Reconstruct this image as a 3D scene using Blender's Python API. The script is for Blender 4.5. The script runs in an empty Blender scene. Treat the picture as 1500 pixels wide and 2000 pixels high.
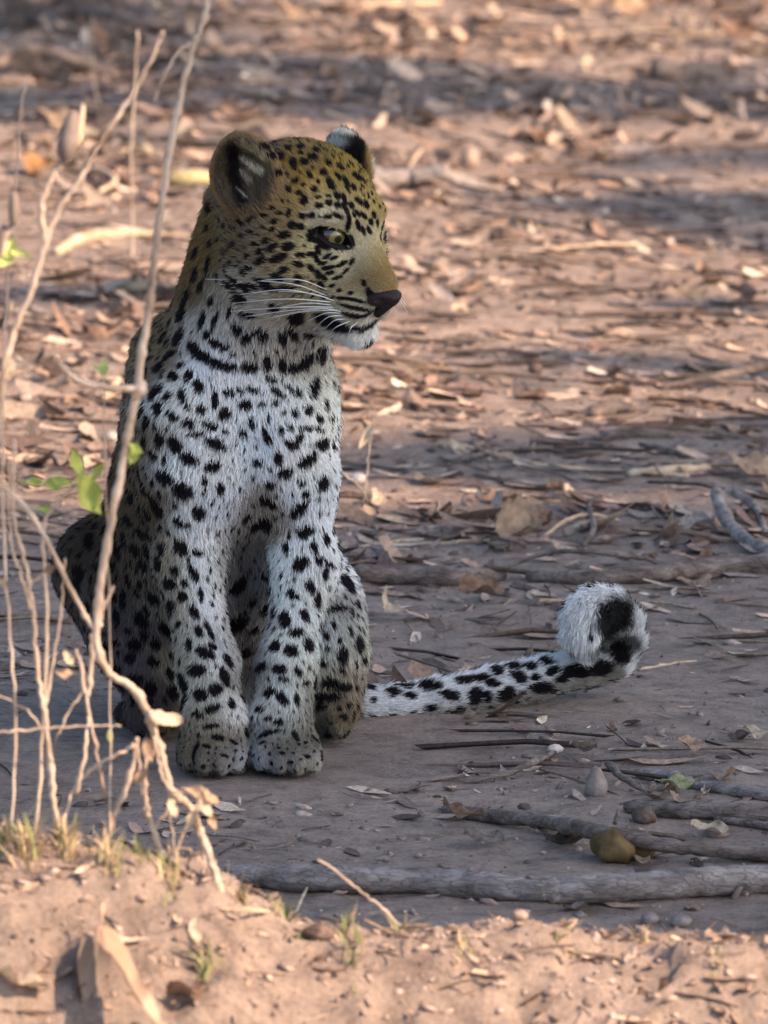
import bpy, math, random
import numpy as np
from mathutils import Vector, Matrix, bvhtree

rad = math.radians
rng = np.random.default_rng(11)
random.seed(5)
S = bpy.context.scene

# ------------------------------------------------------------------ camera
DIST = 8.0; MM = 0.47e-3; KP = MM / DIST; PITCH = rad(11)
FW = np.array([0, math.cos(PITCH), -math.sin(PITCH)])
UP = np.array([0, math.sin(PITCH), math.cos(PITCH)])
RT = np.array([1.0, 0, 0])
CAM = np.array([0, -DIST * math.cos(PITCH) + .244 * math.sin(PITCH), DIST * math.sin(PITCH) + .244 * math.cos(PITCH)])
cd = bpy.data.cameras.new('camera'); cam = bpy.data.objects.new('camera', cd); S.collection.objects.link(cam)
cam.location = CAM; cam.rotation_euler = (math.pi / 2 - PITCH, 0, 0)
cd.sensor_fit = 'VERTICAL'; cd.sensor_height = 36; cd.sensor_width = 27
cd.lens = 36 / (2000 * KP); cd.clip_start = .1; cd.clip_end = 600
cd.dof.use_dof = True; cd.dof.focus_distance = 8.05; cd.dof.aperture_fstop = 12.5
S.camera = cam

# ------------------------------------------------------------------ light
SUN_EL = 38.0; SUN_AZ = 26.0          # azimuth from +X towards -Y (camera side)
SUNV = np.array([math.cos(rad(SUN_EL)) * math.cos(rad(SUN_AZ)), -math.cos(rad(SUN_EL)) * math.sin(rad(SUN_AZ)), math.sin(rad(SUN_EL))])
W = bpy.data.worlds.new('World'); S.world = W; W.use_nodes = True
nt = W.node_tree; bg = nt.nodes['Background']; sky = nt.nodes.new('ShaderNodeTexSky')
sky.sky_type = 'NISHITA'; sky.sun_disc = False; sky.sun_elevation = rad(SUN_EL)
sky.sun_rotation = math.atan2(SUNV[0], SUNV[1]); sky.dust_density = 1.6; sky.air_density = 1.0; sky.ozone_density = 1.0
nt.links.new(sky.outputs[0], bg.inputs[0]); bg.inputs[1].default_value = .145
sl = bpy.data.lights.new('sun', 'SUN'); so = bpy.data.objects.new('sun', sl); S.collection.objects.link(so)
sl.energy = 5.0; sl.angle = rad(.6); sl.color = (1, .71, .48)
so.rotation_euler = Vector(SUNV).to_track_quat('Z', 'Y').to_euler(); so.location = (4, -1, 6)
S.view_settings.view_transform = 'Standard'; S.view_settings.look = 'None'
S.view_settings.exposure = 1.06; S.view_settings.gamma = 1
S.cycles.max_bounces = 6; S.cycles.diffuse_bounces = 3; S.cycles.glossy_bounces = 2
S.cycles.use_denoising = True
try: S.cycles_curves.shape = 'RIBBONS'
except Exception: pass

# ------------------------------------------------------------------ helpers
def ray(px, py): return FW + (px - 750) * KP * RT + (1000 - py) * KP * UP
def P(px, py, y):                      # the world point at depth y that is seen at a pixel
    d = ray(px, py); return CAM + d * ((y - CAM[1]) / d[1])
def proj(v):
    q = v - CAM; t = q @ FW
    return 750 + (q @ RT) / t / KP, 1000 - (q @ UP) / t / KP
def nrm(v):
    v = np.asarray(v, float); return v / (np.linalg.norm(v, axis=-1, keepdims=True) + 1e-12)
def sstep(a, b, x):
    t = np.clip((x - a) / (b - a), 0, 1); return t * t * (3 - 2 * t)

def tag(o, label=None, cat=None, group=None, kind=None):
    if label: o['label'] = label
    if cat: o['category'] = cat
    if group: o['group'] = group
    if kind: o['kind'] = kind
    return o
def empty(name, loc, label, cat, group=None):
    o = bpy.data.objects.new(name, None); o.empty_display_size = .05; o.location = loc
    S.collection.objects.link(o); return tag(o, label, cat, group)
def mesh(name, v, f, mat, smooth=True, col=None, parent=None):
    v = np.asarray(v, np.float32); me = bpy.data.meshes.new(name)
    if isinstance(f, np.ndarray):
        n, k = f.shape
        me.vertices.add(len(v)); me.vertices.foreach_set('co', v.ravel())
        me.loops.add(n * k); me.loops.foreach_set('vertex_index', f.astype(np.int32).ravel())
        me.polygons.add(n); me.polygons.foreach_set('loop_start', np.arange(0, n * k, k, dtype=np.int32))
        me.update(calc_edges=True)
    else:
        me.from_pydata([tuple(p) for p in v], [], f)
    if smooth: me.polygons.foreach_set('use_smooth', np.ones(len(me.polygons), bool))
    if col is not None:
        a = me.color_attributes.new('coat', 'FLOAT_COLOR', 'POINT')
        c = np.ones((len(v), 4), np.float32); c[:, :3] = col; a.data.foreach_set('color', c.ravel())
    if mat: me.materials.append(mat)
    me.update()
    o = bpy.data.objects.new(name, me); S.collection.objects.link(o)
    if parent is not None:
        o.parent = parent; o.matrix_parent_inverse = Matrix.Translation(-Vector(parent.location))
    return o

# value noise
def _h(ix, iy, s):
    n = (ix * 374761393 + iy * 668265263 + s * 974711) & 0xffffffff
    n = ((n ^ (n >> 13)) * 1274126177) & 0xffffffff
    return ((n ^ (n >> 16)) & 0xffff) / 65535.0
def vnoise(x, y, s=0):
    ix = np.floor(x).astype(np.int64); iy = np.floor(y).astype(np.int64); fx = x - ix; fy = y - iy
    fx = fx * fx * (3 - 2 * fx); fy = fy * fy * (3 - 2 * fy)
    a = _h(ix, iy, s); b = _h(ix + 1, iy, s); c = _h(ix, iy + 1, s); d = _h(ix + 1, iy + 1, s)
    return (a * (1 - fx) + b * fx) * (1 - fy) + (c * (1 - fx) + d * fx) * fy
def fbm(x, y, o=4, s=0):
    r = 0; a = .5
    for i in range(o):
        r = r + a * (vnoise(x * 2 ** i, y * 2 ** i, s + i * 17) - .5); a *= .55
    return r

# ------------------------------------------------------------------ materials
def newmat(name):
    m = bpy.data.materials.new(name); m.use_nodes = True
    return m, m.node_tree, m.node_tree.nodes['Principled BSDF']
def noisemat(name, cols, scale=40, rough=.9, bump=.3, bscale=None, stretch=(1, 1, 1), spec=.2, pos=None, dist=.002):
    m, t, b = newmat(name); N = t.nodes; L = t.links
    tc = N.new('ShaderNodeTexCoord'); mp = N.new('ShaderNodeMapping'); mp.inputs['Scale'].default_value = stretch
    L.new(tc.outputs['Object'], mp.inputs['Vector'])
    nz = N.new('ShaderNodeTexNoise'); nz.inputs['Scale'].default_value = scale; nz.inputs['Detail'].default_value = 8; nz.inputs['Roughness'].default_value = .65
    L.new(mp.outputs[0], nz.inputs['Vector'])
    cr = N.new('ShaderNodeValToRGB'); e = cr.color_ramp.elements
    ps = pos or [.3 + .4 * i / (len(cols) - 1) for i in range(len(cols))]
    while len(e) < len(cols): e.new(.5)
    for i, c in enumerate(cols): e[i].position = ps[i]; e[i].color = (*c, 1)
    L.new(nz.outputs['Fac'], cr.inputs[0]); L.new(cr.outputs[0], b.inputs['Base Color'])
    n2 = N.new('ShaderNodeTexNoise'); n2.inputs['Scale'].default_value = bscale or scale * 3; n2.inputs['Detail'].default_value = 6
    L.new(mp.outputs[0], n2.inputs['Vector'])
    bp = N.new('ShaderNodeBump'); bp.inputs['Strength'].default_value = bump; bp.inputs['Distance'].default_value = dist
    L.new(n2.outputs['Fac'], bp.inputs['Height']); L.new(bp.outputs[0], b.inputs['Normal'])
    b.inputs['Roughness'].default_value = rough; b.inputs['Specular IOR Level'].default_value = spec
    return m
def attrmat(name, rough=.8, spec=.15, var=True, trans=0.0, gain=1.0):
    m, t, b = newmat(name); N = t.nodes; L = t.links
    a = N.new('ShaderNodeAttribute'); a.attribute_name = 'coat'
    src = a.outputs['Color']
    if var:
        nz = N.new('ShaderNodeTexNoise'); nz.inputs['Scale'].default_value = 220; nz.inputs['Detail'].default_value = 4
        tc = N.new('ShaderNodeTexCoord'); L.new(tc.outputs['Object'], nz.inputs['Vector'])
        mr = N.new('ShaderNodeMapRange'); mr.inputs[1].default_value = .3; mr.inputs[2].default_value = .7; mr.inputs[3].default_value = .65; mr.inputs[4].default_value = 1.3
        L.new(nz.outputs['Fac'], mr.inputs[0])
        mx = N.new('ShaderNodeMix'); mx.data_type = 'RGBA'; mx.blend_type = 'MULTIPLY'; mx.inputs[0].default_value = 1
        L.new(src, mx.inputs[6]); L.new(mr.outputs[0], mx.inputs[7]); src = mx.outputs[2]
    L.new(src, b.inputs['Base Color']); b.inputs['Roughness'].default_value = rough; b.inputs['Specular IOR Level'].default_value = spec
    if trans:
        out = N['Material Output']; tr = N.new('ShaderNodeBsdfTranslucent'); ad = N.new('ShaderNodeMixShader'); ad.inputs[0].default_value = trans
        L.new(src, tr.inputs[0]); L.new(b.outputs[0], ad.inputs[1]); L.new(tr.outputs[0], ad.inputs[2]); L.new(ad.outputs[0], out.inputs[0])
    return m

M_litter = attrmat('litter', .85, .15, True, .12)
M_fur = attrmat('fur', .65, .12, False, .12)
M_skin = attrmat('skin', .8, .1, False)
def plain(name, c, rough=.5, spec=.5):
    m, t, b = newmat(name); b.inputs['Base Color'].default_value = (*c, 1); b.inputs['Roughness'].default_value = rough; b.inputs['Specular IOR Level'].default_value = spec; return m
def barkmat(name, cols, crack=.62):
    m = noisemat(name, cols, 26, .92, .5, 90, (1, 3, 3), .12, dist=.003); t = m.node_tree; N = t.nodes; L = t.links; b = N['Principled BSDF']
    tc = N.new('ShaderNodeTexCoord'); mp = N.new('ShaderNodeMapping'); mp.inputs['Scale'].default_value = (1, 4.5, 4.5); L.new(tc.outputs['Object'], mp.inputs[0])
    wn = N.new('ShaderNodeTexNoise'); wn.inputs['Scale'].default_value = 30; L.new(mp.outputs[0], wn.inputs[0])
    ad = N.new('ShaderNodeVectorMath'); ad.operation = 'MULTIPLY_ADD'; ad.inputs[1].default_value = (.05, .05, .05); L.new(wn.outputs[1], ad.inputs[0]); L.new(mp.outputs[0], ad.inputs[2])
    vo = N.new('ShaderNodeTexVoronoi'); vo.feature = 'DISTANCE_TO_EDGE'; vo.inputs['Scale'].default_value = 42; L.new(ad.outputs[0], vo.inputs['Vector'])
    mr = N.new('ShaderNodeMapRange'); mr.inputs[1].default_value = .0; mr.inputs[2].default_value = .10; mr.inputs[3].default_value = crack; mr.inputs[4].default_value = 1; L.new(vo.outputs['Distance'], mr.inputs[0])
    mx = N.new('ShaderNodeMix'); mx.data_type = 'RGBA'; mx.blend_type = 'MULTIPLY'; mx.inputs[0].default_value = 1
    L.new(b.inputs['Base Color'].links[0].from_socket, mx.inputs[6]); L.new(mr.outputs[0], mx.inputs[7]); L.new(mx.outputs[2], b.inputs['Base Color'])
    b2 = N.new('ShaderNodeBump'); b2.inputs['Strength'].default_value = .5; b2.inputs['Distance'].default_value = .003; L.new(mr.outputs[0], b2.inputs['Height'])
    L.new(b.inputs['Normal'].links[0].from_socket, b2.inputs['Normal']); L.new(b2.outputs[0], b.inputs['Normal']); return m
M_bark = barkmat('grey_bark', [(.11, .095, .085), (.26, .22, .20), (.42, .37, .34)])
M_bark2 = barkmat('brown_bark', [(.065, .05, .042), (.18, .14, .12), (.32, .255, .22)])
M_straw = noisemat('straw', [(.33, .23, .15), (.5, .37, .25), (.66, .52, .38)], 50, .75, .3)
M_stem = noisemat('dry_stem', [(.20, .145, .11), (.46, .36, .28), (.66, .55, .45)], 60, .85, .6, 160, (1, 1, .35))
M_clod = noisemat('clod', [(.06, .042, .035), (.12, .085, .07), (.2, .14, .115)], 70, .95, .6)
M_stone = noisemat('stone', [(.14, .11, .10), (.24, .195, .17), (.36, .30, .265)], 50, .85, .4)

# ------------------------------------------------------------------ the ground
def hbase(x, y):
    px = np.array([-3, -.30, -.14, -.112, -.076, -.044, 0, .3, 3]); ph = np.array([.20, .190, .163, .140, .118, .108, .105, .102, .10])
    H = np.interp(x, px, ph)
    up = sstep(-.62, -1.06, y) * H
    wob = .03 * fbm(x * 3, y * 0 + 1.7, 3, 5)
    dn = np.where(y < -1.1 + wob, (-1.1 + wob - y) * .62, 0); dn = np.minimum(dn, H + .22)
    far = .05 * sstep(5.5, 14, y) + .5 * sstep(14, 60, y) * (1 + fbm(x * .05, y * .05, 2, 3))
    return up - dn + far
def height(x, y):
    x = np.asarray(x, float); y = np.asarray(y, float)
    r2 = ((x + .14) / .30) ** 2 + ((y - .12) / .26) ** 2
    calm = 1 - np.exp(-r2 ** 2)
    bank = sstep(-.85, -1.05, y)
    soft = .011 * fbm(x * 5, y * 4, 4, 1) + .030 * fbm(x * 1.3, y * 1.9, 3, 2) + .006 * fbm(x * 22, y * 22, 3, 9)
    rid = fbm(x * 9 + 2 * fbm(x * 3, y * 3, 2, 8), y * 11, 4, 4); soft = soft + (.009 + .012 * sstep(.6, 1.2, y)) * np.abs(rid)
    cl = .026 * fbm(x * 10, y * 12, 5, 6) + .034 * np.abs(fbm(x * 34, y * 34, 3, 7))
    pit = sstep(.66, .82, vnoise(x * 19, y * 19, 31)) * .012
    return hbase(x, y) + soft * (.12 + .88 * calm) * (1 - .6 * bank) + (cl - pit) * bank
def G(px, py, lift=0.0):
    d = ray(px, py); t = np.linspace(5, 16, 4000); q = CAM + t[:, None] * d
    z = height(q[:, 0], q[:, 1]) + lift; i = int(np.argmax(q[:, 2] < z))
    return q[i]

xs = np.concatenate([-np.geomspace(70, 1.95, 24), np.linspace(-1.9, 1.9, 560), np.geomspace(1.95, 70, 24)])
ys = np.concatenate([-np.geomspace(60, 2.05, 18), np.linspace(-2.0, -1.35, 40), np.linspace(-1.34, -.8, 150), np.linspace(-.79, 6.2, 900), np.geomspace(6.25, 120, 34)])
X, Y = np.meshgrid(xs, ys); Z = height(X, Y); nx, ny = len(xs), len(ys)
idx = np.arange(nx * ny).reshape(ny, nx)
F = np.stack([idx[:-1, :-1], idx[:-1, 1:], idx[1:, 1:], idx[1:, :-1]], -1).reshape(-1, 4)
def soilmat():
    m, t, b = newmat('soil'); N = t.nodes; L = t.links
    tc = N.new('ShaderNodeTexCoord')
    def nz(s, sc=(1, 1, 1), d=8, r=.6):
        mp = N.new('ShaderNodeMapping'); mp.inputs['Scale'].default_value = sc; L.new(tc.outputs['Object'], mp.inputs[0])
        n = N.new('ShaderNodeTexNoise'); n.inputs['Scale'].default_value = s; n.inputs['Detail'].default_value = d; n.inputs['Roughness'].default_value = r
        L.new(mp.outputs[0], n.inputs['Vector']); return n.outputs['Fac']
    def ramp(f, st):
        c = N.new('ShaderNodeValToRGB'); e = c.color_ramp.elements
        while len(e) < len(st): e.new(.5)
        for i, (p, k) in enumerate(st): e[i].position = p; e[i].color = (*k, 1)
        L.new(f, c.inputs[0]); return c.outputs[0]
    def mix(a, bb, f, mode='MIX'):
        x = N.new('ShaderNodeMix'); x.data_type = 'RGBA'; x.blend_type = mode
        if isinstance(f, float): x.inputs[0].default_value = f
        else: L.new(f, x.inputs[0])
        L.new(a, x.inputs[6]); L.new(bb, x.inputs[7]); return x.outputs[2]
    big = ramp(nz(2.2, (1, 1.5, 1), 5), [(.3, (.28, .215, .18)), (.5, (.37, .285, .235)), (.7, (.44, .34, .28))])
    mid = ramp(nz(26, (1, 1.2, 1), 8, .7), [(.33, (.45, .43, .43)), (.5, (.9, .9, .9)), (.68, (1.2, 1.18, 1.15))])
    fine = ramp(nz(190, d=5, r=.8), [(.3, (.55, .53, .52)), (.5, (1, 1, 1)), (.72, (1.3, 1.28, 1.25))])
    c = mix(mix(big, mid, .85, 'MULTIPLY'), fine, .8, 'MULTIPLY')
    L.new(c, b.inputs['Base Color']); b.inputs['Roughness'].default_value = .95; b.inputs['Specular IOR Level'].default_value = .12
    h = N.new('ShaderNodeMath'); h.operation = 'ADD'; L.new(nz(60, d=8, r=.75), h.inputs[0]); L.new(nz(200, d=5, r=.8), h.inputs[1])
    bp = N.new('ShaderNodeBump'); bp.inputs['Strength'].default_value = .8; bp.inputs['Distance'].default_value = .008
    L.new(h.outputs[0], bp.inputs['Height']); L.new(bp.outputs[0], b.inputs['Normal']); return m
M_soil = soilmat()
ground = mesh('ground', np.stack([X, Y, Z], -1).reshape(-1, 3), F, M_soil); tag(ground, kind='structure')
# ------------------------------------------------------------------ implicit-surface modelling
class Field:
    def __init__(s, lo, hi, h):
        s.lo = np.array(lo, float); s.h = h; s.n = np.ceil((np.array(hi) - s.lo) / h).astype(int) + 1
        s.ax = [s.lo[i] + h * np.arange(s.n[i]) for i in range(3)]
        s.D = np.full(s.n, .05, np.float32)
    def sl(s, lo, hi):
        a = np.clip(np.floor((lo - s.lo) / s.h).astype(int), 0, s.n - 1); b = np.clip(np.ceil((hi - s.lo) / s.h).astype(int) + 1, 1, s.n)
        return tuple(slice(int(p), int(q)) for p, q in zip(a, b))
    def apply(s, pr, k=.015, sub=False, mar=.03):
        lo, hi = pr.box(); S_ = s.sl(lo - mar, hi + mar)
        g = np.stack(np.meshgrid(*[s.ax[i][S_[i]] for i in range(3)], indexing='ij'), -1).astype(np.float32)
        if g.size == 0: return
        d = pr.d(g).astype(np.float32); A = s.D[S_]
        if sub:
            d = -d; hh = np.clip(.5 - .5 * (A - d) / k, 0, 1); s.D[S_] = A * (1 - hh) + d * hh + k * hh * (1 - hh)
        else:
            hh = np.clip(.5 + .5 * (A - d) / k, 0, 1); s.D[S_] = A * (1 - hh) + d * hh - k * hh * (1 - hh)
    def nets(s):
        D = s.D; neg = D < 0
        c = np.zeros(tuple(s.n - 1), np.int16)
        for i in (0, 1):
            for j in (0, 1):
                for k in (0, 1): c += neg[i:i + s.n[0] - 1, j:j + s.n[1] - 1, k:k + s.n[2] - 1]
        act = np.argwhere((c > 0) & (c < 8)); vid = np.full(c.shape, -1, np.int64); vid[tuple(act.T)] = np.arange(len(act))
        sp = np.zeros((len(act), 3)); cnt = np.zeros(len(act))
        cor = [(i, j, k) for i in (0, 1) for j in (0, 1) for k in (0, 1)]
        for a in range(8):
            for b in range(a + 1, 8):
                if sum(abs(p - q) for p, q in zip(cor[a], cor[b])) != 1: continue
                A = D[tuple((act + cor[a]).T)]; B = D[tuple((act + cor[b]).T)]; m = (A < 0) != (B < 0)
                t = np.where(m, A / (A - B + 1e-20), 0)[:, None]
                sp += np.where(m[:, None], np.array(cor[a]) * (1 - t) + np.array(cor[b]) * t, 0); cnt += m
        V = s.lo + (act + sp / cnt[:, None]) * s.h
        Fs = []
        for ax in range(3):
            o1, o2 = [(1, 2), (2, 0), (0, 1)][ax]
            a = [slice(0, s.n[i] - 1) if i == ax else slice(1, s.n[i] - 1) for i in range(3)]; b = list(a); b[ax] = slice(1, s.n[ax])
            A = neg[tuple(a)]; B = neg[tuple(b)]; e = np.argwhere(A != B)
            if not len(e): continue
            flip = A[tuple(e.T)]
            base = e.copy(); base[:, o1] += 1; base[:, o2] += 1
            def at(d1, d2):
                q = base.copy(); q[:, o1] -= d1; q[:, o2] -= d2; return vid[tuple(q.T)]
            q = np.stack([at(1, 1), at(0, 1), at(0, 0), at(1, 0)], -1)
            q[~flip] = q[~flip][:, ::-1]; Fs.append(q)
        return V, np.concatenate(Fs)
class Cap:
    def __init__(s, a, b, ra, rb): s.a, s.b, s.ra, s.rb = np.array(a, float), np.array(b, float), ra, rb
    def box(s):
        r = max(s.ra, s.rb); return np.minimum(s.a, s.b) - r, np.maximum(s.a, s.b) + r
    def d(s, p):
        ab = s.b - s.a; t = np.clip(((p - s.a) @ ab) / (ab @ ab + 1e-12), 0, 1)
        return np.linalg.norm(p - s.a - t[..., None] * ab, axis=-1) - (s.ra + (s.rb - s.ra) * t)
class Ell:
    def __init__(s, c, r, R=None): s.c, s.r, s.R = np.array(c, float), np.array(r, float), (np.eye(3) if R is None else R)
    def box(s): m = max(s.r); return s.c - m, s.c + m
    def d(s, p):
        q = (p - s.c) @ s.R; k0 = np.linalg.norm(q / s.r, axis=-1); k1 = np.linalg.norm(q / s.r ** 2, axis=-1) + 1e-9
        return k0 * (k0 - 1) / k1
def frame(z, x=(0, 0, 1)):
    z = nrm(z); x = np.asarray(x, float); x = nrm(x - (x @ z) * z); return np.stack([x, np.cross(z, x), z], 1)

# ------------------------------------------------------------------ the leopard cub
HY, HP = rad(46), rad(8); HS = 1.13e-3
fwd = np.array([math.sin(HY) * math.cos(HP), -math.cos(HY) * math.cos(HP), -math.sin(HP)])
lft = np.array([math.cos(HY), math.sin(HY), 0]); upv = np.cross(fwd, lft)
HR = np.stack([fwd, lft, upv], 1); HC = P(612, 450, .055)
def HL(x, y, z): return HC + HR @ (np.array([x, y, z]) * HS)
def HLv(x, y, z): return HR @ np.array([x, y, z], float)
prims = []     # (prim, k, flow, fur length, lift, name)
DOWN = np.array([0, 0, -1.0])
def add(pr, k=.015, flow=(0, 0, -1), ln=.011, lift=.35, nm='body'): prims.append((pr, k, np.array(flow, float) if not isinstance(flow, str) else flow, ln, lift, nm))
def cap(a, b, ra, rb, **kw):
    add(Cap(P(*a), P(*b), ra * MM, rb * MM), **kw)
def ell(c, r, R=None, **kw): add(Ell(P(*c), np.array(r) * MM, R), **kw)
# torso (pixel position, depth) with radii in pixels of the photograph
cap((520, 560, .10), (480, 700, .10), 118, 138, ln=.010, flow=(0, -.2, -1), nm='neck', k=.03)
cap((458, 400, .115), (446, 640, .13), 52, 112, ln=.010, flow=(-.2, .2, -1), nm='nape', k=.03)
ell((468, 800, .12), (178, 152, 165), ln=.011, flow=(0, -.2, -1), nm='chest', k=.04)
cap((445, 860, .13), (435, 1080, .20), 172, 165, ln=.011, flow=(0, -.1, -1), nm='chest', k=.05)
cap((430, 1040, .21), (425, 1230, .28), 172, 165, ln=.010, flow=(0, 0, -1), nm='belly', k=.05)
cap((345, 700, .19), (330, 1100, .27), 80, 120, ln=.010, flow=(-.2, .2, -1), nm='back', k=.05)
ell((556, 840, .065), (72, 66, 105), ln=.011, flow=(.2, -.2, -1), nm='chest', k=.03)
ell((385, 850, .065), (88, 80, 120), ln=.011, flow=(-.2, -.2, -1), nm='chest', k=.03)
# right (image left) front leg
cap((372, 950, .07), (368, 1110, .075), 76, 51, ln=.010, nm='leg', k=.03)
cap((370, 1100, .07), (405, 1300, .045), 49, 50, ln=.008, nm='leg', k=.025)
cap((405, 1300, .045), (420, 1430, .035), 50, 52, ln=.007, nm='leg', k=.02)
# left (image right) front leg
cap((590, 950, .075), (594, 1110, .085), 54, 47, ln=.010, nm='leg', k=.03)
cap((594, 1100, .08), (561, 1300, .05), 46, 46, ln=.009, nm='leg', k=.025)
cap((560, 1300, .05), (550, 1430, .045), 46, 48, ln=.007, nm='leg', k=.02)
for (q_, r_) in (((360, 1110, .085), (46, 42, 60)), ((418, 1395, .032), (50, 30, 34)), ((606, 1108, .09), (40, 40, 58)), ((552, 1392, .038), (46, 30, 34)), ((345, 960, .09), (60, 70, 90)), ((600, 930, .09), (44, 66, 90))):
    ell(q_, r_, ln=.008, nm='leg', k=.018)
# paws with toes
for (cx, w, yb) in ((414, 66, 0), (563, 64, 0)):
    ell((cx, 1462, .035), (w, 75, 38), ln=.005, flow=(0, -1, -.3), lift=.3, nm='paw', k=.015)
    for j, o in enumerate((-.72, -.24, .26, .72)):
        ell((cx + o * w * (1.02), 1486 - (4 if j in (0, 3) else -2), .000 + (.010 if j in (0, 3) else 0)), (18, 34, 25), ln=.0045, flow=(0, -1, -.5), lift=.3, nm='paw', k=.009)
# haunches and hind feet
add(Ell(P(1182, 1226, .345), np.array([30, 26, 34]) * MM), k=.006, flow=(0, 0, -1), ln=.007, nm='tail')
R_l = frame(nrm([-.25, -.2, 1]), (0, 1, 0))
ell((245, 1180, .25), (150, 88, 175), R_l, ln=.011, flow=(-.1, -.2, -1), nm='thigh', k=.03)
ell((200, 1110, .23), (90, 62, 80), None, ln=.011, flow=(-.3, 0, -1), nm='thigh', k=.03)
cap((290, 1250, .20), (300, 1370, .17), 85, 50, ln=.010, nm='thigh', k=.03)
cap((250, 1395, .235), (300, 1408, .15), 24, 24, ln=.006, flow=(0, -1, -.3), nm='hindfoot', k=.02)
ell((636, 1215, .23), (74, 150, 130), None, ln=.009, flow=(.2, -.1, -1), nm='thigh', k=.03)
cap((650, 1290, .20), (655, 1372, .185), 55, 44, ln=.010, nm='thigh', k=.03)
cap((640, 1400, .21), (664, 1420, .13), 22, 19, ln=.006, flow=(0, -1, -.3), nm='hindfoot', k=.02)
cap((430, 1330, .28), (520, 1350, .28), 90, 80, ln=.011, nm='belly', k=.04)
# tail
tail = [(600, 1383, .30, 42), (700, 1384, .285, 40), (770, 1383, .29, 38), (850, 1370, .30, 37), (950, 1347, .32, 36), (1050, 1324, .34, 34), (1140, 1302, .355, 33), (1195, 1284, .36, 34), (1217, 1250, .36, 33),
        (1213, 1216, .352, 32), (1192, 1194, .345, 31), (1165, 1189, .335, 31), (1143, 1205, .325, 30), (1138, 1236, .32, 24), (1146, 1262, .32, 14)]
tp = [P(a, b, c) for a, b, c, _ in tail]
for i in range(len(tail) - 1):
    f = nrm(tp[i + 1] - tp[i]); add(Cap(tp[i], tp[i + 1], tail[i][3] * MM, tail[i + 1][3] * MM), k=.006, flow=f, ln=.010 + .005 * sstep(5, 10, i), lift=.4 + .2 * sstep(6, 10, i), nm='tail')
# head
def hell(c, r, **kw): add(Ell(HL(*c), np.array(r) * HS, HR), **kw)
def hcap(a, b, ra, rb, **kw): add(Cap(HL(*a), HL(*b), ra * HS, rb * HS), **kw)
HF = dict(flow='face')
hell((-17, 0, 8), (67, 60, 60), ln=.007, nm='head', k=.02, **HF)
hell((20, 0, 19), (34, 32, 28), ln=.004, nm='face', k=.015, **HF)
hcap((48, 0, 10), (81, 0, -25), 14, 12.5, ln=.003, nm='face', k=.012, **HF)
hcap((30, 0, -22), (62, 0, -34), 30, 17, ln=.004, nm='face', k=.015, **HF)
for sg in (-1, 1):
    hell((58, sg * 11, -44), (22, 15, 14), ln=.004, nm='face', k=.008, **HF)
    hell((-4, sg * 36, -24), (39, 28, 40), ln=.010, nm='cheek', k=.025, **HF)
    hell((39, sg * 20, 24), (15, 15, 8), ln=.004, nm='face', k=.010, **HF)
    hell((43, sg * 19, -6), (14, 13, 12), ln=.003, nm='face', k=.010, **HF)
hcap((16, 0, -48), (60, 0, -67), 29, 14, ln=.008, nm='chin', k=.012, **HF)
cap((560, 520, .075), (530, 620, .085), 95, 105, ln=.010, flow=(0, -.2, -1), nm='neck', k=.03)
ears = []
for sg in (-1, 1):
    face = nrm(HLv(.52, sg * .85, .08)); upe = nrm(HLv(-.12, sg * .38, .9)); c = HL(-22, -60, 45) if sg < 0 else HL(-22, 58, 48)
    if sg > 0: face = nrm(HLv(.10, .95, .35)); upe = nrm(HLv(-.35, .45, .8))
    ER = np.stack([upe, np.cross(face, upe), face], 1); ER[:, 0] = nrm(upe - (upe @ face) * face); ER[:, 1] = np.cross(ER[:, 2], ER[:, 0])
    r = np.array([37, 28.5, 13]) * HS if sg < 0 else np.array([25, 23, 10]) * HS
    add(Ell(c, r, ER), k=.008, flow=upe, ln=.006, lift=.3, nm='ear')
    ears.append((c, r, ER, face, upe, sg))

lo = P(90, 1540, .35); lo[1] = -.06; lo[2] = -.03; hi = P(1290, 205, .36); hi[1] = .47; hi[2] = P(700, 205, .0)[2]
FLD = Field(lo, hi, .0026)
for pr, k, *_ in prims: FLD.apply(pr, k)
for c, r, ER, face, upe, sg in ears:
    FLD.apply(Ell(c + face * r[2] * .95 + upe * .003, r * np.array([.80, .76, 1.15]), ER), .003, sub=True)
# eye slits, nostril side and mouth crease
eyes = []
for sg in (-1, 1):
    g = nrm(HLv(.80, sg * .60, -.03)); side = nrm(np.cross(g, HLv(0, 0, 1)) * sg)          # side points away from the nose
    if side @ HLv(0, sg, 0) < 0: side = -side
    side = nrm(side + .42 * HLv(0, 0, 1)); c = HL(46.5, sg * 25.5, 9.0); R = np.stack([side, np.cross(g, side), g], 1)
    FLD.apply(Ell(c + g * .001, np.array([.0180, .0080, .016]), R), .002, sub=True); eyes.append((c, g, R, sg))
    FLD.apply(Cap(c + R @ np.array([.013, .0068, -.001]), c + R @ np.array([-.013, .0056, .000]), .0042, .0042), .003)
FLD.apply(Cap(HL(80, 0, -55), HL(74, -14, -58), .0022, .0022), .002, sub=True)
FLD.apply(Cap(HL(74, -14, -58), HL(48, -29, -55), .0022, .003), .002, sub=True)
FLD.apply(Cap(HL(74, 14, -58), HL(48, 29, -55), .0022, .003), .002, sub=True)
BV, BF = FLD.nets()
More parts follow.
